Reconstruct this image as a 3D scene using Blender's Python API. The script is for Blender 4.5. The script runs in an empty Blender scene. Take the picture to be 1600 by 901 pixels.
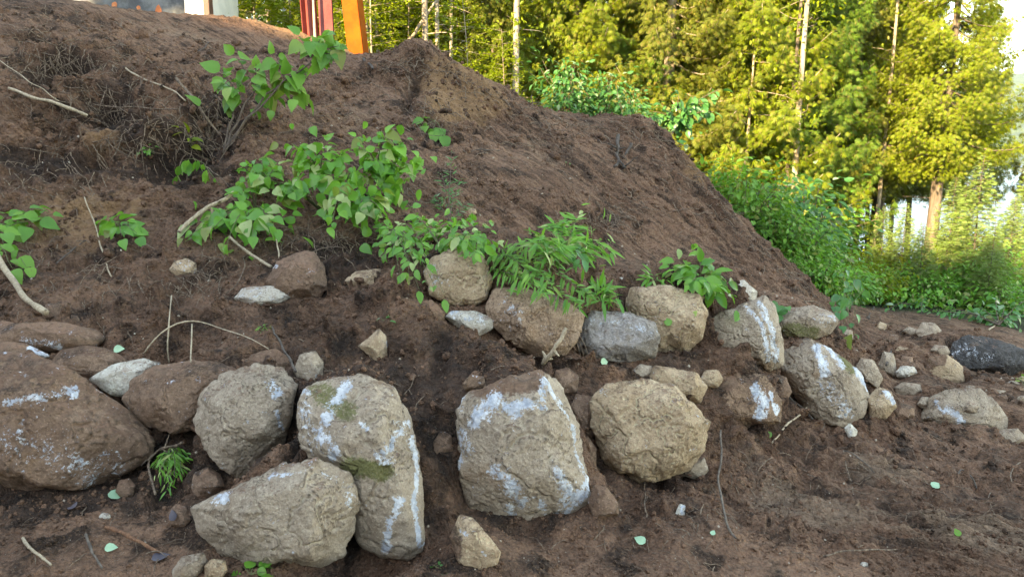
import bpy, bmesh, math, random
import numpy as np
from mathutils import Vector, Matrix
from mathutils.bvhtree import BVHTree

random.seed(7); RNG = np.random.default_rng(11)
SC = bpy.context.scene
COL = SC.collection
# ------------------------------------------------------------------ camera
CAM = Vector((0.0, 0.0, 1.6)); PITCH = math.radians(9.8); FPX = 1155.0
cd = bpy.data.cameras.new('camera'); cam = bpy.data.objects.new('camera', cd); COL.objects.link(cam)
cam.location = CAM; cam.rotation_euler = (math.radians(90) - PITCH, 0, 0)
cd.sensor_width = 36; cd.lens = 36 * FPX / 1600; cd.clip_start = 0.05; cd.clip_end = 9000
SC.camera = cam
# ------------------------------------------------------------------ sky and sun
SUN_AZ = math.atan2(-0.62, -0.785); SUN_EL = math.radians(22)
wd = bpy.data.worlds.new('World'); SC.world = wd; wd.use_nodes = True
nt = wd.node_tree; nt.nodes.clear()
sk = nt.nodes.new('ShaderNodeTexSky'); sk.sky_type = 'NISHITA'; sk.sun_disc = False
sk.sun_elevation = SUN_EL; sk.sun_rotation = SUN_AZ % (2 * math.pi); sk.air_density = 0.9; sk.dust_density = 0.1; sk.ozone_density = 1.2
bg = nt.nodes.new('ShaderNodeBackground'); bg.inputs[1].default_value = 0.15
wo = nt.nodes.new('ShaderNodeOutputWorld'); nt.links.new(sk.outputs[0], bg.inputs[0]); nt.links.new(bg.outputs[0], wo.inputs[0])
sl = bpy.data.lights.new('sun', 'SUN'); sl.energy = 2.6; sl.angle = math.radians(0.6); sl.color = (1.0, 0.90, 0.72)
so = bpy.data.objects.new('sun', sl); COL.objects.link(so)
tosun = Vector((math.sin(SUN_AZ) * math.cos(SUN_EL), math.cos(SUN_AZ) * math.cos(SUN_EL), math.sin(SUN_EL)))
so.rotation_euler = tosun.to_track_quat('Z', 'Y').to_euler(); so.location = (-20, -20, 30)
SC.view_settings.view_transform = 'Standard'; SC.view_settings.look = 'None'
SC.view_settings.exposure = 3.25; SC.view_settings.use_white_balance = True; SC.view_settings.white_balance_temperature = 10800; SC.view_settings.gamma = 1.0
SC.render.film_transparent = False
SC.cycles.max_bounces = 6; SC.cycles.diffuse_bounces = 3; SC.cycles.transparent_max_bounces = 8

# ------------------------------------------------------------------ helpers
SP, CP = math.sin(PITCH), math.cos(PITCH)
def ray(px, py):
    u = (px - 800) / FPX; v = (450.5 - py) / FPX
    return Vector((u, CP + v * SP, -SP + v * CP))
def P(px, py, Y):
    d = ray(px, py); return CAM + d * (Y / d.y)
def proj(v):
    v = np.asarray(v, float); x = v[:, 0]; y = v[:, 1]; z = v[:, 2] - CAM.z
    f = y * CP - z * SP; up = y * SP + z * CP
    f = np.where(f < 0.01, 0.01, f)
    return 800 + FPX * x / f, 450.5 - FPX * up / f
def sstep(a, b, x):
    t = np.clip((x - a) / (b - a), 0, 1); return t * t * (3 - 2 * t)

_r = np.random.default_rng(5)
_perm = np.concatenate([_r.permutation(256)] * 3)
_g = _r.normal(size=(256, 3)); _g /= np.linalg.norm(_g, axis=1)[:, None]
def perlin(p):
    out = np.empty(len(p))
    for s in range(0, len(p), 300000):
        q = p[s:s + 300000]; i = np.floor(q).astype(int); f = q - i; i &= 255
        u = f * f * f * (f * (f * 6 - 15) + 10); r = 0
        for dx in (0, 1):
            for dy in (0, 1):
                for dz in (0, 1):
                    h = _perm[_perm[_perm[i[:, 0] + dx] + i[:, 1] + dy] + i[:, 2] + dz]
                    g = _g[h]
                    w = (u[:, 0] if dx else 1 - u[:, 0]) * (u[:, 1] if dy else 1 - u[:, 1]) * (u[:, 2] if dz else 1 - u[:, 2])
                    r = r + w * (g[:, 0] * (f[:, 0] - dx) + g[:, 1] * (f[:, 1] - dy) + g[:, 2] * (f[:, 2] - dz))
        out[s:s + 300000] = r
    return out * 1.6
def fbm(p, o=4, gain=0.5):
    a = 1.0; r = 0; q = np.array(p, float)
    for k in range(o):
        r = r + a * perlin(q); q = q * 2.03 + 17.3; a *= gain
    return r

def link(o, parent=None):
    COL.objects.link(o)
    if parent is not None: o.parent = parent
    return o
def mesh_np(name, V, F, mat=None, parent=None, smooth=False, origin=None):
    """V (n,3) world coords, F (m,k) uniform faces or list of index lists. Origin is moved to parent's loc or given."""
    me = bpy.data.meshes.new(name)
    V = np.asarray(V, np.float32)
    off = np.zeros(3)
    if parent is not None: off = np.array(parent['_o'])
    elif origin is not None: off = np.array(origin)
    Vl = V - off
    if isinstance(F, np.ndarray):
        F = np.ascontiguousarray(F, np.int32); m, k = F.shape
        me.vertices.add(len(Vl)); me.vertices.foreach_set('co', Vl.astype(np.float32).ravel())
        me.loops.add(m * k); me.loops.foreach_set('vertex_index', F.ravel())
        me.polygons.add(m); me.polygons.foreach_set('loop_start', np.arange(0, m * k, k, dtype=np.int32))
        me.update(calc_edges=True)
    else:
        me.from_pydata(Vl.tolist(), [], F)
    me.polygons.foreach_set('use_smooth', np.full(len(me.polygons), bool(smooth)))
    if mat: me.materials.append(mat)
    me.update()
    o = bpy.data.objects.new(name, me); link(o, parent)
    if parent is None and origin is not None: o.location = origin
    return o
def tag(o, label, cat, group=None, kind=None):
    if label: o['label'] = label
    if cat: o['category'] = cat
    if group: o['group'] = group
    if kind: o['kind'] = kind
    return o
def thing(name, loc, label, cat, group=None):
    o = bpy.data.objects.new(name, None); link(o); o.location = loc; o.empty_display_size = 0.1
    o['_o'] = [float(loc[0]), float(loc[1]), float(loc[2])]
    return tag(o, label, cat, group)
def structure(o):
    o['kind'] = 'structure'; return o

# tubes: list of (pts (n,3), radii (n))
def tubes_np(paths, sides=6):
    VS = []; FS = []; n0 = 0
    for pts, rad in paths:
        pts = np.asarray(pts, float); rad = np.asarray(rad, float); n = len(pts)
        t = np.gradient(pts, axis=0); t /= (np.linalg.norm(t, axis=1)[:, None] + 1e-9)
        ref = np.array([0.3, 0.2, 1.0]) if abs(t[0][2]) < 0.8 else np.array([1.0, 0.3, 0.1])
        a = np.cross(t, ref); a /= (np.linalg.norm(a, axis=1)[:, None] + 1e-9); b = np.cross(t, a)
        ang = np.arange(sides) * 2 * math.pi / sides
        ring = pts[:, None, :] + rad[:, None, None] * (a[:, None, :] * np.cos(ang)[None, :, None] + b[:, None, :] * np.sin(ang)[None, :, None])
        VS.append(ring.reshape(-1, 3))
        i = np.arange(n - 1)[:, None] * sides; j = np.arange(sides)[None, :]; j2 = (j + 1) % sides
        f = np.stack([i + j, i + j2, i + sides + j2, i + sides + j], -1).reshape(-1, 4) + n0
        FS.append(f)
        for e, rev in ((0, True), (n - 1, False)):       # caps as quads (degenerate fan of quads)
            base = n0 + e * sides
            idx = [base + k for k in range(sides)]
            for k in range(1, sides - 2, 2):
                q = [idx[0], idx[k], idx[k + 1], idx[k + 2] if k + 2 < sides else idx[0]]
                FS.append(np.array([q[::-1] if rev else q]))
        n0 += n * sides
    return np.concatenate(VS), np.concatenate(FS)
def batch(tv, tf, pos, M):
    """template verts (k,3), faces (m,f); pos (N,3); M (N,3,3) columns=axes*scale"""
    tv = np.asarray(tv, float); tf = np.asarray(tf)
    if tv.ndim == 2: V = np.einsum('nij,kj->nki', M, tv) + pos[:, None, :]
    N = len(pos); k = tv.shape[0]
    F = (tf[None] + (np.arange(N) * k)[:, None, None]).reshape(-1, tf.shape[1])
    return V.reshape(-1, 3), F
def norm(a): return a / (np.linalg.norm(a, axis=-1, keepdims=True) + 1e-9)
def frames(axis, up, size, wid=None):
    y = norm(axis); x = norm(np.cross(y, up)); z = np.cross(x, y)
    s = np.asarray(size)[:, None]; w = s if wid is None else np.asarray(wid)[:, None]
    return np.stack([x * w, y * s, z * s], -1)

# ------------------------------------------------------------------ materials
def newmat(name):
    m = bpy.data.materials.new(name); m.use_nodes = True; t = m.node_tree; t.nodes.clear()
    out = t.nodes.new('ShaderNodeOutputMaterial'); b = t.nodes.new('ShaderNodeBsdfPrincipled')
    t.links.new(b.outputs[0], out.inputs[0]); return m, t, b, out
class N:
    def __init__(s, t): s.t = t; s.co = None
    def n(s, typ, **k):
        x = s.t.nodes.new(typ)
        for a, v in k.items(): setattr(x, a, v)
        return x
    def l(s, a, b): s.t.links.new(a, b)
    def coord(s, kind='Object'):
        return s.n('ShaderNodeTexCoord').outputs[kind]
    def pos(s): return s.n('ShaderNodeNewGeometry').outputs['Position']
    def mapping(s, v, scale=(1, 1, 1), rot=(0, 0, 0)):
        m = s.n('ShaderNodeMapping'); s.l(v, m.inputs[0]); m.inputs['Scale'].default_value = scale; m.inputs['Rotation'].default_value = rot; return m.outputs[0]
    def noise(s, v, scale, detail=6, rough=0.55, dist=0.0):
        x = s.n('ShaderNodeTexNoise'); s.l(v, x.inputs['Vector']); x.inputs['Scale'].default_value = scale
        x.inputs['Detail'].default_value = detail; x.inputs['Roughness'].default_value = rough; x.inputs['Distortion'].default_value = dist
        return x.outputs['Fac']
    def voro(s, v, scale, out='Distance', feature='F1'):
        x = s.n('ShaderNodeTexVoronoi', feature=feature); s.l(v, x.inputs['Vector']); x.inputs['Scale'].default_value = scale; return x.outputs[out]
    def ramp(s, v, lo, hi):
        x = s.n('ShaderNodeMapRange'); x.interpolation_type = 'SMOOTHSTEP'
        s.l(v, x.inputs[0]); x.inputs[1].default_value = lo; x.inputs[2].default_value = hi; return x.outputs[0]
    def math(s, op, a, b=None, c=None):
        x = s.n('ShaderNodeMath', operation=op)
        for i, q in enumerate((a, b, c)):
            if q is None: continue
            if isinstance(q, (int, float)): x.inputs[i].default_value = q
            else: s.l(q, x.inputs[i])
        return x.outputs[0]
    def mix(s, f, a, b):
        x = s.n('ShaderNodeMix', data_type='RGBA')
        if isinstance(f, (int, float)): x.inputs[0].default_value = f
        else: s.l(f, x.inputs[0])
        for i, q in ((6, a), (7, b)):
            if isinstance(q, tuple): x.inputs[i].default_value = (*q, 1) if len(q) == 3 else q
            else: s.l(q, x.inputs[i])
        return x.outputs[2]
    def bump(s, h, dist, strength=1.0, nrm=None):
        x = s.n('ShaderNodeBump'); s.l(h, x.inputs['Height']); x.inputs['Distance'].default_value = dist; x.inputs['Strength'].default_value = strength
        if nrm is not None: s.l(nrm, x.inputs['Normal'])
        return x.outputs[0]
    def attr(s, name):
        x = s.n('ShaderNodeAttribute'); x.attribute_name = name
        sp = s.n('ShaderNodeSeparateColor'); s.l(x.outputs['Color'], sp.inputs[0]); return sp.outputs

SOIL = (0.138, 0.070, 0.043); SOIL_L = (0.262, 0.142, 0.090); SOIL_D = (0.040, 0.022, 0.014); OCHRE = (0.31, 0.175, 0.09)
def soil_color(n, p):
    big = n.noise(p, 1.1, 5, 0.6); mid = n.noise(p, 5, 5, 0.55); fine = n.noise(p, 60, 4, 0.7)
    c = n.mix(n.ramp(big, 0.35, 0.60), SOIL, SOIL_L)
    c = n.mix(n.ramp(mid, 0.50, 0.64), c, SOIL_D); c = n.mix(n.math('MULTIPLY', n.ramp(n.noise(p, 2.3, 4, 0.6), 0.52, 0.70), 0.5), c, SOIL_D)
    sa = n.n('ShaderNodeAttribute'); sa.attribute_name = 'streak'; sf = sa.outputs['Fac']
    st = n.noise(n.mapping(n.mapping(p, (1, 1, 1), (0, 0, math.radians(30))), (0.9, 17, 0.9)), 1.6, 5, 0.6)
    c = n.mix(n.math('MULTIPLY', n.ramp(st, 0.50, 0.60), n.math('MULTIPLY', sf, 0.65)), c, (0.066, 0.036, 0.022))
    c = n.mix(n.math('MULTIPLY', n.ramp(st, 0.48, 0.38), n.math('MULTIPLY', sf, 0.7)), c, (0.29, 0.168, 0.108))
    da = n.n('ShaderNodeAttribute'); da.attribute_name = 'dry'  # dry patches and the ripple crests' painted light
    c = n.mix(n.math('MULTIPLY', n.ramp(n.math('ADD', da.outputs['Fac'], n.math('MULTIPLY', n.math('SUBTRACT', n.noise(p, 12, 6, 0.7), 0.5), 1.3)), 0.35, 0.75), 0.75), c, (0.31, 0.205, 0.138))
    iso = n.math('SUBTRACT', 1.0, n.math('MULTIPLY', sf, 0.65))
    c = n.mix(n.math('MULTIPLY', n.ramp(fine, 0.50, 0.64), 0.65), c, (0.2285, 0.1352, 0.0881))
    vd = n.voro(p, 60); c = n.mix(n.math('MULTIPLY', n.ramp(vd, 0.45, 0.8), 0.35), c, (0.0300, 0.0205, 0.0150))
    c = n.mix(n.math('MULTIPLY', n.ramp(n.noise(p, 38, 5, 0.75), 0.54, 0.66), n.math('MULTIPLY', iso, 0.6)), c, (0.035, 0.023, 0.017))
    return c, mid, fine
def make_soil():
    m, t, b, out = newmat('churned_soil'); n = N(t); p = n.pos()
    c, mid, fine = soil_color(n, p)
    a = n.attr('mask')
    wob = n.noise(p, 9, 4)
    oc = n.ramp(n.math('ADD', a['Red'], n.math('MULTIPLY', n.math('SUBTRACT', wob, 0.5), 0.7)), 0.30, 0.75)
    c = n.mix(n.math('MULTIPLY', oc, 0.8), c, OCHRE)
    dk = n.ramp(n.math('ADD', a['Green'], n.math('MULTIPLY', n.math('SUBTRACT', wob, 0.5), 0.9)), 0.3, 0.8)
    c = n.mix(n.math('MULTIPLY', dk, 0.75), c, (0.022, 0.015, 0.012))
    gr = n.ramp(n.math('ADD', a['Blue'], n.math('MULTIPLY', n.math('SUBTRACT', wob, 0.5), 0.6)), 0.35, 0.7)
    c = n.mix(gr, c, n.mix(n.ramp(fine, 0.4, 0.6), (0.0180, 0.0288, 0.0082), (0.0360, 0.0384, 0.0136)))
    # tiny mineral specks
    sp = n.voro(p, 120); rnd = n.noise(p, 35, 2)
    spk = n.math('MULTIPLY', n.math('LESS_THAN', sp, 0.22), n.ramp(rnd, 0.58, 0.66))
    c = n.mix(n.math('MULTIPLY', spk, 0.7), c, (0.2520, 0.2176, 0.1836))
    n.l(c, b.inputs['Base Color']); b.inputs['Roughness'].default_value = 0.93
    b.inputs['Specular IOR Level'].default_value = 0.25
    h = n.math('ADD', n.math('MULTIPLY', n.noise(p, 22, 8, 0.62), 1.0), n.math('MULTIPLY', n.noise(p, 130, 3, 0.6), 0.3))
    dp = n.n('ShaderNodeVectorMath', operation='ADD'); n.l(p, dp.inputs[0]); nc = n.n('ShaderNodeTexNoise'); n.l(p, nc.inputs['Vector']); nc.inputs['Scale'].default_value = 30; sc2 = n.n('ShaderNodeVectorMath', operation='SCALE'); n.l(nc.outputs['Color'], sc2.inputs[0]); sc2.inputs['Scale'].default_value = 0.03; n.l(sc2.outputs[0], dp.inputs[1])
    vc = n.math('SUBTRACT', 1.0, n.voro(dp.outputs[0], 42)); vf = n.math('SUBTRACT', 1.0, n.voro(dp.outputs[0], 105))
    h = n.math('ADD', n.math('MULTIPLY', h, 0.55), n.math('ADD', n.math('MULTIPLY', vc, 0.35), n.math('MULTIPLY', vf, 0.2)))
    n.l(n.bump(h, 0.05, 1.0), b.inputs['Normal'])
    return m
def make_rock(name, c1, c2, c3, soilness=0.5, rough=0.85):
    m, t, b, out = newmat(name); n = N(t); p = n.pos()
    g1 = n.noise(p, 4, 7, 0.65, 0.4); g2 = n.noise(p, 22, 6, 0.7); g3 = n.noise(p, 130, 3, 0.7)
    c = n.mix(n.ramp(g1, 0.36, 0.64), c1, c2)
    c = n.mix(n.math('MULTIPLY', n.ramp(g2, 0.47, 0.68), 0.75), c, c3)
    c = n.mix(n.math('MULTIPLY', n.ramp(g3, 0.52, 0.66), 0.5), c, tuple(x * 0.4 for x in c1))
    c = n.mix(n.math('MULTIPLY', n.ramp(n.noise(p, 95, 3, 0.6), 0.56, 0.68), 0.45), c, tuple(min(0.7, x * 1.7) for x in c2))
    a = n.attr('marks'); brk = n.noise(p, 17, 6, 0.75); brk2 = n.noise(p, 70, 5, 0.75)
    # stains of rust
    c = n.mix(n.math('MULTIPLY', n.ramp(n.noise(p, 3.3, 5, 0.6), 0.60, 0.72), 0.5), c, (0.26, 0.14, 0.07))
    # soil on top faces and where smeared
    gm = n.n('ShaderNodeNewGeometry'); sx = n.n('ShaderNodeSeparateXYZ'); n.l(gm.outputs['Normal'], sx.inputs[0])
    up = n.math('MULTIPLY', sx.outputs['Z'], 0.55)
    sv = n.math('ADD', n.math('ADD', up, n.math('MULTIPLY', n.math('SUBTRACT', brk, 0.5), 1.5)), n.math('SUBTRACT', a['Blue'], 0.5))
    smask = n.ramp(sv, 0.30 - 0.35 * (soilness - 0.5), 0.62 - 0.35 * (soilness - 0.5))
    sc, _, _ = soil_color(n, p)
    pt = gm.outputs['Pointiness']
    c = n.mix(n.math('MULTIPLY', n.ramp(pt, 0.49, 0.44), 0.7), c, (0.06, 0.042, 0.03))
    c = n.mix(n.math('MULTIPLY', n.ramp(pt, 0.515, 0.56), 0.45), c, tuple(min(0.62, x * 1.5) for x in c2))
    # moss
    mo = n.ramp(n.math('ADD', n.math('MULTIPLY', a['Green'], 1.0), n.math('MULTIPLY', n.math('SUBTRACT', brk2, 0.5), 1.2)), 0.45, 0.7)
    c = n.mix(n.math('MULTIPLY', mo, 0.85), c, n.mix(n.ramp(g3, 0.35, 0.65), (0.075, 0.085, 0.02), (0.16, 0.16, 0.05)))
    c = n.mix(n.math('MULTIPLY', smask, 0.9), c, sc)
    # white scrape marks, broken up
    wh = n.math('MULTIPLY', n.ramp(n.math('ADD', a['Red'], n.math('ADD', n.math('MULTIPLY', n.math('SUBTRACT', brk, 0.5), 3.2), n.math('MULTIPLY', n.math('SUBTRACT', brk2, 0.5), 2.6))), 0.50, 0.85), 0.92)
    c = n.mix(wh, c, n.mix(n.ramp(g2, 0.4, 0.6), (0.42, 0.47, 0.54), (0.70, 0.73, 0.76)))
    n.l(c, b.inputs['Base Color']); b.inputs['Roughness'].default_value = rough; b.inputs['Specular IOR Level'].default_value = 0.3
    h = n.math('ADD', n.math('MULTIPLY', n.noise(p, 14, 8, 0.72), 1.0), n.math('MULTIPLY', n.noise(p, 90, 5, 0.75), 0.4))
    h = n.math('ADD', h, n.math('MULTIPLY', smask, 0.25))
    n.l(n.bump(h, 0.022, 0.9), b.inputs['Normal'])
    return m
def make_leaf(name, c1, c2, c3=None, rough=0.5, trans=0.35, veins=True):
    m, t, b, out = newmat(name); n = N(t)
    g = n.n('ShaderNodeNewGeometry'); r = g.outputs['Random Per Island']
    c = n.mix(r, c1, c2)
    if c3: c = n.mix(n.math('GREATER_THAN', n.math('FRACT', n.math('MULTIPLY', r, 17.3)), 0.90), c, c3)
    cl = n.noise(g.outputs['Position'], 2.2, 3)
    c = n.mix(n.math('MULTIPLY', n.ramp(cl, 0.4, 0.65), 0.4), c, tuple(x * 0.55 for x in c1))
    c = n.mix(n.math('MULTIPLY', n.ramp(n.noise(g.outputs['Position'], 45, 3, 0.6), 0.60, 0.70), 0.5), c, (0.20, 0.15, 0.06))
    c = n.mix(n.math('MULTIPLY', n.math('GREATER_THAN', n.math('FRACT', n.math('MULTIPLY', r, 41.7)), 0.93), 0.7), c, (0.22, 0.17, 0.05))
    n.l(c, b.inputs['Base Color']); b.inputs['Roughness'].default_value = rough; b.inputs['Specular IOR Level'].default_value = 0.4
    tr = n.n('ShaderNodeBsdfTranslucent')
    c2_ = n.mix(0.5, c, (c2[0] * 1.3, c2[1] * 1.3, c2[2] * 0.6)); n.l(c2_, tr.inputs[0])
    mx = n.n('ShaderNodeMixShader'); mx.inputs[0].default_value = trans
    n.l(b.outputs[0], mx.inputs[1]); n.l(tr.outputs[0], mx.inputs[2]); n.l(mx.outputs[0], out.inputs[0])
    return m
def make_bark(name, c1, c2, scale=20, stretch=6):
    m, t, b, out = newmat(name); n = N(t); p = n.mapping(n.pos(), (1, 1, 1 / stretch))
    g = n.noise(p, scale, 6, 0.7); g2 = n.noise(n.pos(), 6, 4)
    c = n.mix(n.ramp(g, 0.4, 0.62), c1, c2); c = n.mix(n.math('MULTIPLY', n.ramp(g2, 0.55, 0.7), 0.5), c, tuple(x * 0.5 for x in c1))
    n.l(c, b.inputs['Base Color']); b.inputs['Roughness'].default_value = 0.9
    n.l(n.bump(g, 0.02, 0.8), b.inputs['Normal']); return m
def make_plain(name, c1, c2, rough=0.7, scale=6, metal=0.0, bump=0.003, bscale=60):
    m, t, b, out = newmat(name); n = N(t); p = n.pos()
    g = n.noise(p, scale, 6, 0.65); n.l(n.mix(n.ramp(g, 0.4, 0.65), c1, c2), b.inputs['Base Color'])
    b.inputs['Roughness'].default_value = rough; b.inputs['Metallic'].default_value = metal
    n.l(n.bump(n.noise(p, bscale, 6, 0.7), bump, 0.7), b.inputs['Normal']); return m

M = {}
M['soil'] = make_soil()
M['rk_brown'] = make_rock('rock_brown', (0.209, 0.124, 0.083), (0.308, 0.194, 0.132), (0.136, 0.081, 0.054), 0.85)
M['rk_bt'] = make_rock('rock_browntan', (0.283, 0.178, 0.118), (0.431, 0.291, 0.196), (0.185, 0.113, 0.073), 0.35)
M['rk_grey'] = make_rock('rock_grey', (0.333, 0.253, 0.186), (0.456, 0.356, 0.266), (0.246, 0.178, 0.123), 0.25)
M['rk_tan'] = make_rock('rock_tan', (0.407, 0.280, 0.176), (0.542, 0.388, 0.255), (0.296, 0.188, 0.113), 0.3)
M['rk_pale'] = make_rock('rock_pale', (0.517, 0.441, 0.363), (0.620, 0.581, 0.491), (0.370, 0.291, 0.225), 0.15)
M['rk_dark'] = make_rock('rock_dark', (0.035, 0.033, 0.034), (0.07, 0.065, 0.062), (0.13, 0.125, 0.12), 0.2)
M['rk_blue'] = make_rock('rock_bluegrey', (0.259, 0.226, 0.196), (0.370, 0.334, 0.314), (0.246, 0.184, 0.127), 0.25)
M['rk_soil'] = make_rock('rock_soilcoat', (0.242, 0.151, 0.096), (0.330, 0.208, 0.138), (0.154, 0.090, 0.058), 0.95)
M['cedar'] = make_leaf('cedar_spray', (0.115, 0.185, 0.014), (0.24, 0.30, 0.020), (0.25, 0.18, 0.045), 0.6, 0.42)
M['cedar_dk'] = make_leaf('cedar_spray_olive', (0.10, 0.145, 0.018), (0.20, 0.225, 0.028), (0.22, 0.15, 0.045), 0.6, 0.4)
M['cedar_g'] = make_leaf('cedar_spray_green', (0.07, 0.16, 0.02), (0.15, 0.26, 0.03), (0.20, 0.17, 0.045), 0.6, 0.42)
M['lime'] = make_leaf('lime_leaf', (0.14, 0.22, 0.015), (0.25, 0.31, 0.02), None, 0.5, 0.45)
M['green'] = make_leaf('green_leaf', (0.07, 0.24, 0.04), (0.17, 0.38, 0.055), (0.26, 0.38, 0.09), 0.45, 0.4)
M['bgreen'] = make_leaf('bluegreen_leaf', (0.045, 0.19, 0.06), (0.10, 0.29, 0.08), (0.28, 0.42, 0.25), 0.30, 0.35)
M['fresh'] = make_leaf('fresh_leaf', (0.06, 0.25, 0.04), (0.18, 0.43, 0.06), (0.42, 0.50, 0.20), 0.30, 0.4)
M['spruce'] = make_leaf('spruce_needles', (0.12, 0.23, 0.06), (0.24, 0.33, 0.08), None, 0.6, 0.25)
M['bark_pale'] = make_bark('bark_pale', (0.27, 0.21, 0.155), (0.40, 0.33, 0.26), 14, 5)
M['bark_brown'] = make_bark('bark_brown', (0.09, 0.07, 0.055), (0.18, 0.14, 0.11), 26, 8)
M['bark_dark'] = make_bark('bark_dark', (0.06, 0.045, 0.035), (0.11, 0.085, 0.07), 26, 8)
M['twig'] = make_bark('twig_bark', (0.10, 0.07, 0.055), (0.2, 0.15, 0.11), 60, 3)
M['twig_pale'] = make_bark('twig_pale', (0.36, 0.27, 0.18), (0.5, 0.4, 0.28), 60, 3)
M['root'] = make_bark('root_fibre', (0.10, 0.065, 0.045), (0.27, 0.19, 0.13), 60, 2)
M['stem_green'] = make_bark('stem_green', (0.09, 0.12, 0.04), (0.16, 0.15, 0.07), 60, 3)

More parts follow.
